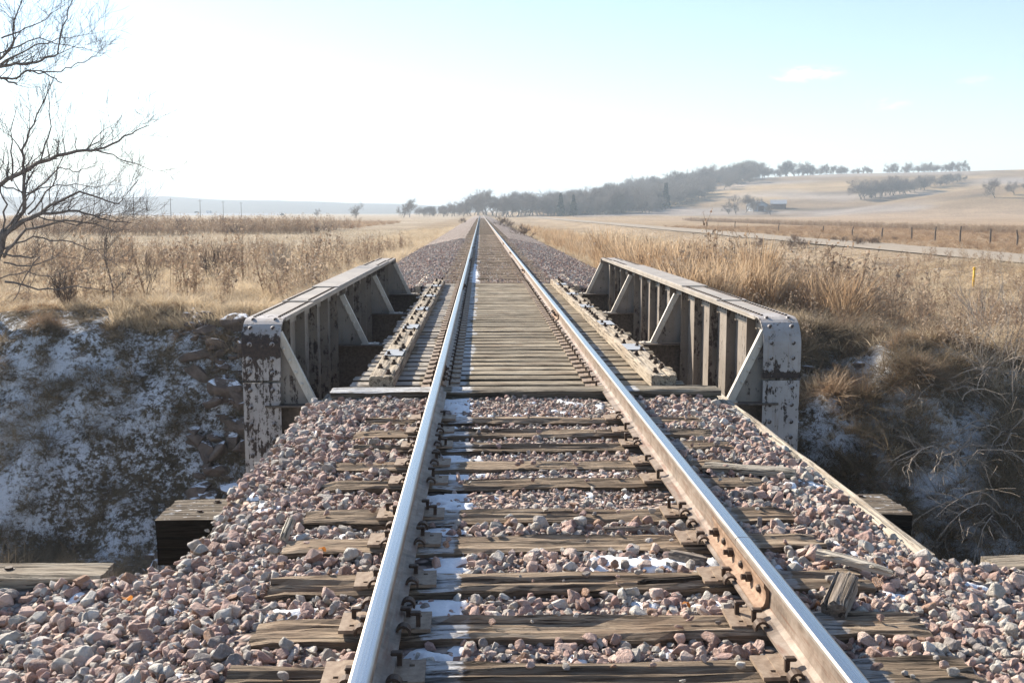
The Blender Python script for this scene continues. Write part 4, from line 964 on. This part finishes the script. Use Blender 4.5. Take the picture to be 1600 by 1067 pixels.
veg('field_edge_weeds', K_weed, 5200, -75, -17, 112, 160, 0.9, 1.9, lambda X, Y: smooth(-0.1, 0.2, fbm(X * 0.12, Y * 0.12, 3)) * smooth(-15, -24, X), 0.2)
veg('field_edge_weeds', K_brown, 4000, -165, -20, 150, 270, 1.5, 3.0, lambda X, Y: smooth(-0.2, 0.15, fbm(X * 0.05, Y * 0.05, 3)) + 0 * X, 0.15)
veg('meadow_grass', K_brown, 12000, 32, 110, 40, 190, 0.8, 1.5, None, 0.2, 1.4)

# ------------------------------------------------------------------ trees
def grow(mb, p, d, L, r, depth, rs, up=0.15, spread=0.75, nchild=(3, 5), minr=0.004, ratio=0.62, sides=None, wig=0.18, mi=0):
    d = d.normalized(); nseg = 4 if depth > 1 else 3; pts = [p]; q = p; dd = d
    for i in range(nseg):
        dd = (dd + Vector(rs.normal(0, wig, 3)) + Vector((0, 0, up * 0.4))).normalized(); q = q + dd * (L / nseg); pts.append(q)
    rad = [max(r * (1 - 0.55 * i / nseg), minr) for i in range(nseg + 1)]
    mb.tube(pts, rad, sides or (7 if r > 0.05 else (4 if r > 0.012 else 3)), mi, False)
    if depth <= 0: return
    for k in range(rs.randint(nchild[0], nchild[1] + 1)):
        t = rs.uniform(0.25, 1.0); j = min(int(t * nseg), nseg - 1); b = pts[j].lerp(pts[j + 1], t * nseg - j)
        ax = Vector(rs.normal(0, 1, 3)).cross(dd).normalized(); nd = (dd + ax * spread * rs.uniform(0.5, 1.4) + Vector((0, 0, up))).normalized()
        grow(mb, b, nd, L * ratio * rs.uniform(0.7, 1.15), max(rad[j] * 0.55, minr), depth - 1, rs, up, spread, nchild, minr, ratio, sides, wig, mi)
    grow(mb, pts[-1], dd, L * ratio, max(rad[-1] * 0.9, minr), depth - 1, rs, up, spread, nchild, minr, ratio, sides, wig, mi)

# big bare tree at the left edge: limbs lean over the bank
TY = 26.5
def tp(px, py, dy=0.0): Yq = TY + dy; return Vector((px_x(px, Yq, py), Yq, px_z(py, Yq, px)))
tree = add('bare_tree', None, None, tp(-10, 478)); tag(tree, 'large leafless tree leaning over the shaded snowy bank with spreading low limbs', 'tree')
org = Vector(tree.location); rs = np.random.RandomState(11)
def limb(mb, pts, r0, r1, n=8):
    out = []; 
    for a, b in zip(pts[:-1], pts[1:]):
        for k in range(4): out.append(a.lerp(b, k / 4) + Vector(rs.normal(0, 0.02, 3)))
    out.append(pts[-1]); rad = [r0 + (r1 - r0) * i / (len(out) - 1) for i in range(len(out))]
    mb.tube([o_ - org for o_ in out], rad, n); return out, rad
trk = MB(); limb(trk, [tp(-30, 545), tp(-25, 492), tp(-16, 440), tp(-4, 392), tp(8, 360)], 0.16, 0.10, 10); limb(trk, [tp(-8, 450), tp(-40, 300, 0.4), tp(-70, 180, 0.6), tp(-90, 0, 0.8), tp(-100, -160, 1)], 0.15, 0.07, 9)
add('trunk', trk.mesh('trunk', M_bark, True), tree)
LIMBS = [([(-60, 330, .4), (0, 290), (60, 255), (120, 236), (165, 232), (205, 208), (232, 197)], .065, .008),
         ([(150, 235), (185, 247), (240, 268)], .022, .005), ([(2, 380), (36, 330), (40, 280), (35, 235), (60, 180), (85, 120, -.3)], .06, .008),
         ([(8, 362), (64, 335), (120, 330), (170, 345), (215, 350)], .05, .006), ([(6, 366), (80, 322), (125, 300), (185, 318), (200, 300)], .045, .006),
         ([(5, 400), (40, 360), (100, 345), (150, 350), (180, 362)], .04, .006), ([(-6, 395), (30, 402), (62, 402), (35, 440), (20, 470, -.3)], .03, .008),
         ([(-95, 120, .6), (0, 104), (30, 100), (65, 97), (90, 85), (105, 30), (120, -20)], .045, .008), ([(0, 122), (25, 122), (45, 110), (75, 118), (97, 130)], .03, .012),
         ([(-95, 90, .6), (0, 92), (20, 75), (22, 30), (40, -10)], .04, .01), ([(45, 110), (95, 112), (125, 100), (150, 88), (175, 78)], .018, .004),
         ([(-80, 200, .5), (0, 120), (27, 133)], .04, .02), ([(60, 255), (80, 200), (75, 150), (78, 110)], .02, .004), ([(20, 285), (18, 220), (22, 160)], .025, .004),
         ([(0, 290), (40, 300), (90, 290), (150, 292), (185, 285)], .02, .004), ([(10, 440), (60, 452), (120, 448), (175, 455)], .03, .006), ([(0, 100), (50, 72), (95, 62), (150, 52)], .022, .004), ([(-4, 392), (50, 372), (110, 378), (150, 392), (190, 420)], .026, .004), ([(5, 410), (50, 415), (90, 400), (140, 408)], .022, .004), ([(8, 362), (45, 305), (95, 262), (120, 270), (150, 258)], .028, .004), ([(4, 372), (10, 320), (-5, 280), (10, 230)], .03, .006), ([(45, 335), (80, 290), (100, 240), (98, 190)], .024, .004), ([(0, 60), (30, 50), (70, 30), (110, 0)], .022, .004), ([(0, 85), (60, 60), (120, 75), (165, 85)], .018, .004), ([(60, 340), (120, 352), (165, 335), (200, 352)], .02, .004), ([(-14, 436), (40, 425), (80, 432), (130, 420)], .018, .004)]
for L_, r0, r1 in LIMBS:
    mb = MB(); out, rad = limb(mb, [tp(*q) for q in L_], r0, r1, 6)
    for k in range(4, len(out)):
        for e in range(2 if r0 > 0.03 else 1):
            if rs.rand() < 0.74:
                dirv = (out[k] - out[k - 1]).normalized(); nd = dirv * 0.9 + Vector((rs.normal(0, 0.5), rs.normal(0, 0.6), abs(rs.normal(0.35, 0.5))))
                grow(mb, out[k] - org, nd, rs.uniform(0.3, 0.75), max(rad[k] * 0.42, 0.005), 2, rs, 0.2, 0.75, (2, 3), 0.0030, 0.68)
    add('limb', mb.mesh('limb', M_bark), tree)

def small_tree(name, loc, h, seed, label, cat, mat=M_bark, depth=3, r=0.03, n=1, spread=0.6, minr=0.004, lean=(0, 0), nch=(3, 5), group=None):
    rs = np.random.RandomState(seed); mb = MB()
    for k in range(n): grow(mb, Vector((rs.normal(0, 0.08) * (n > 1), rs.normal(0, 0.08) * (n > 1), -0.1)), Vector((lean[0] + rs.normal(0, 0.25) * (n > 1), lean[1] + rs.normal(0, 0.2) * (n > 1), 1)), h * 0.5, r, depth, rs, 0.2, spread, nch, minr, 0.6)
    o = add(name, mb.mesh(name, mat), None, loc); tag(o, label, cat, group); return o
def Y_for(px, py, y0=400, y1=1000):
    for Y_ in np.arange(y0, y1, 4.0):
        X_ = px_x(px, Y_)
        if project((X_, Y_, float(H(X_, Y_))))[1] <= py: return float(Y_)
    return y1
def gpix(px, py):
    for Y_ in np.arange(13, 60, 0.1):
        X_ = px_x(px, Y_)
        if project((X_, Y_, float(H(X_, Y_))))[1] <= py: break
    return (X_, float(Y_), float(H(X_, Y_)))
def gpos(px, Y): X_ = px_x(px, Y); return (X_, Y, float(H(X_, Y)))
small_tree('sapling', gpos(168, 27.6), 2.4, 5, 'thin bare sapling standing in weeds just right of the large leafless tree', 'sapling', depth=3, r=0.032)
small_tree('sapling', gpos(232, 28.5), 1.7, 6, 'short thin bare sapling in weeds, second from the large leafless tree', 'sapling', M_twig, 3, 0.018)
small_tree('bush', gpos(440, 33), 1.7, 8, 'wispy bare bush in the weeds behind the shaded girder', 'bush', M_stick, 3, 0.015, 4)
small_tree('bush', gpos(330, 36), 1.5, 9, 'reddish bare bush among weeds left of the wispy bush', 'bush', M_twig, 3, 0.013, 5)
small_tree('bush', gpos(95, 27.5), 1.1, 10, 'low bare bush under the limbs of the large leafless tree', 'bush', M_twig, 3, 0.012, 5)
def canes(name, loc, seed, n, L, label):
    rs = np.random.RandomState(seed); mb = MB()
    for k in range(n):
        a = rs.choice([rs.uniform(0.85, 1.3), rs.uniform(0.85, 1.3), rs.uniform(1.7, 2.1)]) * math.pi; d = Vector((math.cos(a), math.sin(a) * 0.8, 0)); l_ = L * rs.uniform(0.5, 1.15); up = rs.uniform(0.6, 1.1); pts = []
        b = Vector((*rs.normal(0, 0.15, 2), -0.1))
        for t in np.linspace(0, 1, 9): pts.append(b + d * l_ * (t ** 1.2) + Vector((0, 0, l_ * (up * 1.35 * t - 1.3 * t * t))) + Vector(rs.normal(0, 0.015, 3)))
        mb.tube(pts, [0.017 - 0.011 * i / 8 for i in range(9)], 4, 0, False)
        for q in range(rs.randint(4, 8)):
            i = rs.randint(2, 8); grow(mb, pts[i], (pts[i] - pts[i - 1]) + Vector(rs.normal(0, 0.18, 3)), l_ * rs.uniform(0.15, 0.4), 0.008, 1, rs, -0.1, 0.7, (1, 3), 0.0036, 0.6)
    o = add(name, mb.mesh(name, M_stick), None, loc); tag(o, label, 'bramble'); return o
for i, (px, Y, sd, n_, L_) in enumerate(((1560, 600, 41, 13, 1.7), (1490, 620, 42, 9, 1.2), (1600, 690, 43, 13, 1.6), (1510, 720, 44, 12, 1.5), (1580, 820, 45, 12, 1.5), (1440, 690, 46, 8, 1.1))):
    canes('bramble', gpix(px, Y), sd, n_, L_, ['large bramble of pale arching canes on the upper right bank', 'bramble of short arching canes below the sunlit tussocks', 'bramble of arching canes at the edge of view', 'bramble of arching canes midway down the dark bank', 'lowest bramble of arching canes at the edge of view', 'small arching bramble nearest the snowy gully'][i])
for i, (px, Y, h, sd, lean) in enumerate(((1575, 22.5, 2.4, 21, (-.3, 0)), (1592, 21.0, 3.0, 22, (-.1, 0)))):
    small_tree('shrub', gpos(px, Y), h, sd, ['thin leaning bare stems at the sunlit lip of the bramble bank', 'tallest bare upright stems at the edge of the view'][i], 'shrub', M_stick, 2, 0.012, 3, 0.6, 0.0042, lean)

_T = ['', 'twenty', 'thirty', 'forty', 'fifty', 'sixty', 'seventy', 'eighty', 'ninety']; _W = 'zeroth first second third fourth fifth sixth seventh eighth ninth tenth eleventh twelfth thirteenth fourteenth fifteenth sixteenth seventeenth eighteenth nineteenth'.split()
def nth(n): return _W[n] if n < 20 else (_T[n // 10 - 1][:-1] + 'ieth' if n % 10 == 0 else _T[n // 10 - 1] + '-' + _W[n % 10])
def number(objs, text):
    objs.sort(key=lambda o: (o.location.x - CX) / o.location.y)
    for i, o in enumerate(objs): o['label'] = text + ', ' + nth(i + 1) + ' from the left'
# far trees: six shapes, copied
def far_tree(seed, h=10.0, wide=1.0, depth=5):
    rs = np.random.RandomState(seed); mb = MB()
    grow(mb, Vector((0, 0, -0.5)), Vector((rs.normal(0, 0.08), 0, 1)), h * 0.25, h * 0.022, depth, rs, 0.14, 0.62 * wide, (3, 4), 0.015, 0.76, 3, 0.24)
    zmax = max(p[2] for p in mb.v); mb.v = [(p[0] * 10 / zmax, p[1] * 10 / zmax, p[2] * 10 / zmax) for p in mb.v]
    return mb.mesh('bare_tree', M_fartree)
FT = [far_tree(200 + q, 10, 1.0 + 0.15 * (q % 3)) for q in range(6)]
M_brush = m_bark('brush_bark', (0.17, 0.12, 0.09), (0.30, 0.225, 0.17))
SH = []
for q in range(3):
    rs = np.random.RandomState(230 + q); mb = MB()
    for k in range(8): grow(mb, Vector((rs.normal(0, .4), rs.normal(0, .4), -.2)), Vector((rs.normal(0, .5), rs.normal(0, .5), 1)), 1.0, 0.03, 3, rs, 0.1, 0.7, (3, 4), 0.010, 0.65, 3)
    SH.append(mb.mesh('shrub', M_brush))
def put_tree(px, Y, h, label, group=None, name='bare_tree', kind=None, cat='tree', zoff=0.0):
    X_ = px_x(px, Y); me = random.choice(FT if kind is None else kind); k = h / (10.0 if kind is None else 2.6)
    o = add(name, me, None, (X_, Y, float(H(X_, Y)) + zoff), (0, 0, random.uniform(0, 6.28)), (k * random.uniform(0.85, 1.25), k * random.uniform(0.85, 1.25), k)); tag(o, label, cat, group); return o
put_tree(556, 430, 7.2, 'round bare tree standing alone in the plain left of the track', cat='tree')
put_tree(630, 520, 7.5, 'bare tree at the left end of the central tree line'); put_tree(640, 540, 10.5, 'slender taller tree beside the left end of the central tree line')
put_tree(494, 600, 5.0, 'pale low tree left of the lone round bare tree')
row = []
for px in np.arange(655, 960, 5.0):
    hh = np.interp(px, [650, 720, 760, 775, 800, 850, 890, 930, 960], [6, 8.5, 15, 15.5, 14, 13.5, 14, 15, 16]) * random.uniform(0.8, 1.1)
    row.append(put_tree(px + random.uniform(-3, 3), random.uniform(560, 640), hh, 'bare grey tree in the long line across the end of the track', 'trees in the line across the end of the track'))
number(row, 'bare grey tree in the line across the end of the track'); row = []
for px in np.arange(1085, 1512, 4.6):
    if 1362 < px < 1380 or 1200 < px < 1210: continue
    row.append(put_tree(px + random.uniform(-3, 3), random.uniform(875, 900), np.interp(px, [1085, 1130, 1200, 1300, 1390, 1500], [18, 17, 14, 9, 9, 9]) * random.uniform(0.5, 1.2), 'bare tree standing on the skyline of the farmed hill', 'trees on the hill skyline'))
number(row, 'bare tree on the skyline of the farmed hill'); row = []
for px in np.arange(1346, 1505, 4.5):
    Yb = Y_for(px, np.interp(px, [1346, 1420, 1505], [313, 302, 282])); row.append(put_tree(px + random.uniform(-2, 2), Yb + random.uniform(-6, 6), np.interp(px, [1346, 1400, 1450, 1505], [34, 32, 22, 12]) * random.uniform(0.75, 1.1) * Yb / F, 'bare tree in the dark belt across the hillside field', 'trees in the hillside belt'))
number(row, 'bare tree in the dark belt across the hillside field'); row = []
put_tree(1553, 530, 10.8, 'lone bare tree on the tan slope below the hillside belt'); put_tree(1583, 535, 8, 'bushy bare tree right of the lone one on the tan slope'); put_tree(1600, 540, 9.5, 'bare tree at the edge of view on the tan slope')
for px in (1165, 1178, 1190, 1205, 1150, 1140): row.append(put_tree(px, 540 + random.uniform(-20, 20), random.uniform(6, 11), 'bare tree around the farm sheds at the foot of the hill', 'trees round the farm sheds'))
number(row, 'bare tree among the farm sheds under the hill'); row = []
# the wood on the hill's flank reads as one mass
WOOD = bpy.data.collections.new('wood_trees')
for m_ in FT: WOOD.objects.link(bpy.data.objects.new('wood_tree', m_))
n = 900; pxs_ = np.random.uniform(850, 1175, n); Yw = np.random.uniform(560, 900, n); Xw = CX + (pxs_ - 751) / F * Yw; Zw = H(Xw, Yw)
_, syw, _ = project(np.stack([Xw, Yw, Zw], -1)); lim = np.interp(pxs_, [850, 1010, 1080, 1120, 1175], [340, 335, 318, 300, 285]); ok = (syw < lim)
Xw, Yw, Zw = Xw[ok], Yw[ok], Zw[ok]; s_ = np.random.uniform(0.65, 1.15, len(Xw)) * np.where(np.random.rand(len(Xw)) < 0.15, 1.35, 1)
scatter('woods', np.stack([Xw, Yw, Zw], -1), np.stack([np.zeros(len(Xw)), np.zeros(len(Xw)), np.random.uniform(0, 6.28, len(Xw))], -1), np.stack([s_ * 1.1, s_ * 1.1, s_], -1), np.random.randint(0, 6, len(Xw)), WOOD)
# evergreens in the wood
def cedar_mesh(seed):
    rs = np.random.RandomState(seed); V = []; Fq = []
    for i in range(900):
        t = rs.rand() ** 0.8; rr = (1 - t) * 2.0 * (0.4 + 0.6 * rs.rand()); a = rs.uniform(0, 6.28); c = Vector((rr * math.cos(a), rr * math.sin(a), 0.5 + 8 * t)); u = Vector(rs.normal(0, 0.28, 3)); w2 = Vector(rs.normal(0, 0.28, 3)); b = len(V); V += [c - u, c + w2, c + u, c - w2]; Fq.append((b, b + 1, b + 2, b + 3))
    return V, Fq
M_cedar = m_simple('cedar_green', (0.02, 0.03, 0.018), (0.05, 0.065, 0.04), 1.0)
for i, (px, Y, h, lb) in enumerate(((876, 545, 1.35, 'dark evergreen in the tree line, left one of the pair'), (896, 545, 1.25, 'dark evergreen in the tree line, right one of the pair'), (1040, 600, 1.6, 'broad dark evergreen at the foot of the wooded hill'))):
    c_ = add('evergreen_tree', mesh('crown', *cedar_mesh(i), M_cedar), None, gpos(px, Y), (0, 0, 0), (h, h, h)); tag(c_, lb, 'tree')
    mb = MB(); mb.tube([(0, 0, -0.3), (0, 0, 7)], [0.2, 0.05], 6); add('trunk', mb.mesh('trunk', M_bark), c_)
# trackside and field-edge shrubs
for i, (px, Y, h, lb) in enumerate(((784, 150, 2.1, 'dark bare shrub close to the track on the right, far off'), (793, 140, 1.5, 'lower bare shrub next to the dark trackside shrub'), (722, 210, 1.8, 'small brown shrub at the left edge of the far track'), (820, 90, 1.6, 'small dark bush right of the track before the tall grass'))):
    put_tree(px, Y, h, lb, None, 'shrub', SH, 'shrub')
for i in range(30):
    row.append(put_tree(random.uniform(150, 540), random.uniform(120, 165), random.uniform(1.2, 2.8), 'brown bare shrub in the ragged row between stubble field and highway', 'shrubs between the stubble field and the highway', 'shrub', SH, 'shrub'))
number(row, 'bare shrub in the row between stubble field and highway'); row = []
for i in range(12):
    row.append(put_tree(random.uniform(1180, 1420), random.uniform(75, 95), random.uniform(0.6, 1.2), 'low brown bush in the meadow past the gravel road', 'bushes in the meadow past the gravel road', 'shrub', SH, 'shrub'))
number(row, 'low brown bush in the meadow past the gravel road'); row = []

# ------------------------------------------------------------------ posts, poles, farm, vehicles
M_post = m_bark('post_wood', (0.09, 0.07, 0.055), (0.20, 0.16, 0.13))
ORD = ['first', 'second', 'third', 'fourth', 'fifth', 'sixth', 'seventh', 'eighth', 'ninth', 'tenth', 'eleventh', 'twelfth']
FP = [(1105, 1.1), (1149, 1.15), (1218, 1.1), (1288, 1.0), (1335, 1.05), (1382, 1.1), (1429, 1.2), (1467, 1.3), (1507, 1.45), (1555, 1.35), (1598, 1.3)]
for i, (px, h) in enumerate(FP):
    lat = 39.5; Y = lat * F / (px - 751); X_ = lat + CX; mb = MB(); mb.tube([(0, 0, -0.2), (random.uniform(-.05, .05), 0, h * 0.6), (random.uniform(-.08, .08), 0, h)], [0.075, 0.07, 0.06], 8)
    o = add('fence_post', mb.mesh('fence_post', M_post), None, (X_, Y, float(H(X_, Y)))); tag(o, f'weathered wooden fence post past the gravel road, {ORD[i]} from the left in its row', 'fence post', 'fence posts beyond the gravel road')
M_yel = m_simple('yellow_plastic', (0.62, 0.36, 0.03), (0.75, 0.46, 0.05), 4, 0.5)
mk = add('marker_post', None, None, gpos(1527, 44.5)); tag(mk, 'thin yellow marker post in the ditch below the gravel road', 'marker post')
mb = MB(); mb.tube([(0, 0, -0.2), (0, 0, 0.78)], 0.045, 10); add('post', mb.mesh('post', M_yel, True), mk); mb = MB(); mb.tube([(0, 0, 0.78), (0, 0, 0.88), (0, 0, 0.90)], [0.056, 0.056, 0.02], 10); add('cap', mb.mesh('cap', M_yel), mk)
for i, px in enumerate((209, 267, 313, 349, 377)):
    Y = 440 + i * 62; p_ = add('utility_pole', None, None, gpos(px, Y)); tag(p_, f'thin utility pole along the far highway, {ORD[i]} from the left', 'utility pole', 'utility poles along the highway')
    mb = MB(); mb.tube([(0, 0, -0.3), (0, 0, 9.2)], [0.20, 0.14], 6); add('pole', mb.mesh('pole', M_post), p_); mb = MB(); mb.box((0, 0, 8.4), (2.2, 0.14, 0.14)); add('crossarm', mb.mesh('crossarm', M_post), p_)
M_white = m_simple('white_body', (0.62, 0.63, 0.65), (0.7, 0.7, 0.72), 2, 0.4); M_glass = m_simple('dark_glass', (0.02, 0.025, 0.03), (0.03, 0.035, 0.04), 2, 0.1); M_tyre = m_simple('tyre', (0.02, 0.02, 0.02), (0.03, 0.03, 0.03), 2); M_darkcar = m_simple('dark_body', (0.05, 0.055, 0.065), (0.07, 0.075, 0.085), 2, 0.35)
def vehicle(px, van, mat, label, cat):
    X_ = -1000.0
    for xx in XH:
        yy = 800 + (xx + 1000) * 0.20
        if 751 + F * (xx - CX) / yy > px: X_, Y_ = xx, yy; break
    c_ = add(cat, None, None, (X_, Y_, float(H(X_, Y_)) + 1.75), (0, 0, math.atan(0.2))); tag(c_, label, cat)
    mb = MB()
    pr = [(-2.2, .35), (2.2, .35), (2.2, .95), (1.5, 1.1), (0.9, 1.65), (-1.6, 1.65), (-2.2, 1.05)] if not van else [(-2.7, .4), (2.7, .4), (2.7, 1.1), (2.1, 1.3), (1.6, 2.2), (-2.7, 2.3)]
    mb.prism([(a, b) for a, b in pr], -0.9, 0.9, 0, 'y'); add('body', mb.mesh('body', mat), c_)
    mb = MB(); mb.prism([(0.8, 1.12), (1.35, 1.12), (0.85, 1.55), (-1.4, 1.55), (-1.7, 1.12)] if not van else [(1.2, 1.35), (1.95, 1.35), (1.55, 2.05), (0.5, 2.05), (0.5, 1.35)], -0.91, 0.91); add('side_window', mb.mesh('side_window', M_glass), c_)
    for a in (-1.4, 1.4):
        for b in (-0.85, 0.85): mb = MB(); mb.tube([(a, b - 0.1, 0.34), (a, b + 0.1, 0.34)], 0.34, 12); add('wheel', mb.mesh('wheel', M_tyre), c_)
vehicle(333, True, M_white, 'small pale van driving along the far highway', 'van'); vehicle(301, False, M_darkcar, 'tiny dark car ahead of the van on the far highway', 'car')
M_shed = m_simple('shed_wall', (0.30, 0.33, 0.37), (0.42, 0.45, 0.48), 0.4, 0.6); M_shedroof = m_simple('shed_roof', (0.24, 0.25, 0.27), (0.32, 0.33, 0.35), 0.3, 0.5); M_barn = m_simple('barn_wall', (0.10, 0.06, 0.05), (0.17, 0.11, 0.09), 0.4)
def shed(px, Y, w, d, h, wall, label, rz=0.2):
    s_ = add('shed', None, None, gpos(px, Y), (0, 0, rz)); tag(s_, label, 'farm building')
    mb = MB(); mb.prism([(-w / 2, -0.5), (w / 2, -0.5), (w / 2, h), (0, h + w * 0.22), (-w / 2, h)], -d / 2, d / 2); add('wall', mb.mesh('wall', wall), s_)
    mb = MB()
    for q in (-1, 1): mb.put([(0, -d / 2 - .4, h + w * 0.22 + .15), (0, d / 2 + .4, h + w * 0.22 + .15), (q * (w / 2 + .5), d / 2 + .4, h - .07), (q * (w / 2 + .5), -d / 2 - .4, h - .07), (0, -d / 2 - .4, h + w * 0.22 + .3), (0, d / 2 + .4, h + w * 0.22 + .3), (q * (w / 2 + .5), d / 2 + .4, h + .08), (q * (w / 2 + .5), -d / 2 - .4, h + .08)], [(0, 1, 2, 3), (7, 6, 5, 4), (0, 4, 5, 1), (1, 5, 6, 2), (2, 6, 7, 3), (3, 7, 4, 0)])
    add('roof', mb.mesh('roof', M_shedroof), s_); mb = MB(); mb.box((0, -d / 2 - 0.03, 1.3), (w * 0.4, 0.08, 2.8)); add('door', mb.mesh('door', M_barn), s_)
shed(1183, 560, 8, 9, 3.2, M_shed, 'grey metal farm shed at the foot of the hill'); shed(1216, 575, 9, 8, 2.4, M_barn, 'low dark barn right of the grey metal shed', 1.3)

# ------------------------------------------------------------------ snow lying on the ballast, wood scraps, leaves
def snow_sheet(xa, xb, ya, yb, th, step=0.018, k=0.10, cap=0.016):
    X, Y = np.meshgrid(np.arange(xa, xb, step), np.arange(ya, yb, step))
    nz = 0.40 * fbm(X * 3.1, Y * 3.1, 3) + 0.70 * fbm(X * 13 + 5, Y * 13, 4)
    fav = 0.50 * np.exp(-((X + 0.57) / 0.135) ** 2) + 0.10 * np.exp(-((X - 0.92) / 0.12) ** 2)
    for (px, py, sx_, sy_, a) in ((1010, 877, .26, .09, .55), (1075, 877, .16, .08, .5), (1055, 937, .22, .10, .55), (905, 885, .15, .06, .3), (760, 750, .25, .05, .4), (620, 755, .25, .05, .35), (1330, 915, .25, .10, .5), (1270, 905, .2, .12, .4)):
        q = at_row(px, py, -0.02); fav = fav + a * np.exp(-((X - q.x) / sx_) ** 2 - ((Y - q.y) / sy_) ** 2)
    tie = np.zeros_like(X)
    for t_ in near_ties: tie = np.maximum(tie, np.exp(-((Y - t_) / 0.15) ** 4) * (np.abs(X) < 1.36))
    d = np.clip((nz + fav - th) * k, -0.06, cap) + 0.003 * fbm(X * 40, Y * 40, 2)
    Z = bed_z(X, Y) + 0.004 + d - 0.03 * tie
    n, m_ = X.shape; ii = np.arange(n * m_).reshape(n, m_); hi = (d > -0.012)
    kq = hi[:-1, :-1] | hi[:-1, 1:] | hi[1:, 1:] | hi[1:, :-1]
    Q = np.stack([ii[:-1, :-1], ii[:-1, 1:], ii[1:, 1:], ii[1:, :-1]], -1)[kq]
    u, inv = np.unique(Q.ravel(), return_inverse=True)
    return np.stack([X, Y, Z], -1).reshape(-1, 3)[u], inv.reshape(-1, 4)
def at_row(px, py, z):
    v = Vector((px - 800, -(py - 533.5), -F)); d = cam.rotation_euler.to_matrix() @ v; t = (z - CZ) / d.z; return Vector((CX + d.x * t, d.y * t, z))
V_, Q_ = snow_sheet(-3.6, 3.6, 2.0, 9.0, 0.33)
k_ = (np.abs(V_[Q_[:, 0], 0]) < 1.74) | (V_[Q_[:, 0], 1] < 4.82); Q_ = Q_[k_]
o = add('snow', grid_mesh('snow', V_, Q_, M_snow)); tag(o, kind='stuff')
# snow strip beside the left rail beyond the bridge
X, Y = np.meshgrid(np.arange(-0.72, -0.36, 0.03), np.arange(23.7, 33, 0.04))
Z = 0.006 + np.clip((0.6 - np.abs((X + 0.56) / 0.12)) * 0.03 + 0.03 * fbm(X * 5, Y * 3, 3) - 0.012 * smooth(27, 33, Y), -0.04, 0.014) - 0.01
ii = np.arange(X.size).reshape(X.shape); Q = np.stack([ii[:-1, :-1], ii[:-1, 1:], ii[1:, 1:], ii[1:, :-1]], -1).reshape(-1, 4)
o = add('snow', grid_mesh('snow', np.stack([X, Y, Z], -1).reshape(-1, 3), Q, M_snow)); tag(o, kind='stuff')

M_pad = None
def chunk(name, L, W, T, mat, loc, rot, seed, label, cat='wood scrap'):
    o = add(name, beam_mesh(name, L, W, T, mat, 10, seed, 0.02, 0.02), None, loc, rot); tag(o, label, cat); return o
M_scrap = wood('scrap_wood', (0.17, 0.13, 0.10), (0.36, 0.30, 0.25), (0.52, 0.45, 0.38), (), 0.6)
M_pale = wood('pale_splinter', (0.34, 0.29, 0.23), (0.52, 0.46, 0.38), (0.66, 0.60, 0.50), (), 0.4)
p = at_row(1312, 932, 0.03); chunk('wood_block', 0.26, 0.095, 0.085, M_scrap, (p.x, p.y, 0.075), (0, R(-10), R(60)), 501, 'grey broken tie chunk lying on snow outside the bolted rail')
p = at_row(1335, 885, 0.0); chunk('wood_splinter', 0.34, 0.05, 0.03, M_pale, (p.x, p.y, 0.035), (0, R(4), R(-38)), 502, 'long pale splinter across the stones just behind the broken tie chunk')
p = at_row(449, 836, 0.0); chunk('wood_splinter', 0.15, 0.04, 0.025, M_pale, (p.x, p.y, 0.045), (0, R(-20), R(84)), 503, 'short pale splinter standing out among stones left of the shiny rail')
p = at_row(1050, 913, -0.02); chunk('wood_splinter', 0.30, 0.04, 0.025, M_hid, (p.x, p.y, 0.012), (0, 0, R(10)), 504, 'dark rotten splinter on the snow patch between the rails')
p = at_row(1075, 877, -0.02); chunk('wood_splinter', 0.17, 0.045, 0.02, M_scrap, (p.x, p.y, 0.012), (0, 0, R(-35)), 505, 'small tan splinter on the larger snow patch between the rails')
p = at_row(985, 832, -0.02); chunk('wood_splinter', 0.26, 0.035, 0.022, M_scrap, (p.x, p.y, 0.018), (0, 0, R(8)), 506, 'weathered splinter on stones between the rails nearer the bridge')
p = at_row(1170, 735, 0.0); chunk('broken_plank', 0.55, 0.13, 0.04, M_pale, (p.x, p.y, 0.03), (0, 0, R(-20)), 507, 'split plank piece lying on a tie end outside the bolted rail', 'plank piece')
M_leaf = m_grass('orange_leaf', [(0.0, (0.36, 0.13, 0.03)), (1.0, (0.48, 0.20, 0.05))], 0.4)
def leaf(px, py, z, label):
    p = at_row(px, py, z); v = []
    n = 10
    for i in range(n):
        a = 6.283 * i / n; r = 0.018 * (1 + 0.25 * math.cos(3 * a)); v.append((r * 1.3 * math.cos(a), r * math.sin(a), 0.010 * math.cos(2 * a)))
    v.append((0, 0, 0.004)); o = add('leaf', mesh('leaf', v, [(i, (i + 1) % n, n) for i in range(n)], M_leaf), None, (p.x, p.y, z), (0.5, 0.3, random.random() * 6)); tag(o, label, 'leaf')
leaf(503, 857, 0.012, 'dry orange leaf by a tie end left of the shiny rail'); leaf(199, 934, -0.06, 'dry orange leaf on the stones near the bolted wing timber'); leaf(1072, 943, 0.005, 'curled red leaf scrap beside the snow between the rails')

# ------------------------------------------------------------------ haze
hz = MB(); hz.box((0, 3000, 60), (9400, 7400, 140))
M_haze = bpy.data.materials.new('haze'); M_haze.use_nodes = True; hn = M_haze.node_tree.nodes
for q in list(hn): hn.remove(q)
ho = hn.new('ShaderNodeOutputMaterial'); pv = hn.new('ShaderNodeVolumePrincipled'); pv.inputs['Density'].default_value = 0.00044; pv.inputs['Color'].default_value = (0.76, 0.88, 1, 1); pv.inputs['Anisotropy'].default_value = 0.1
M_haze.node_tree.links.new(pv.outputs[0], ho.inputs['Volume'])
o = add('haze', hz.mesh('haze', M_haze)); tag(o, kind='stuff')
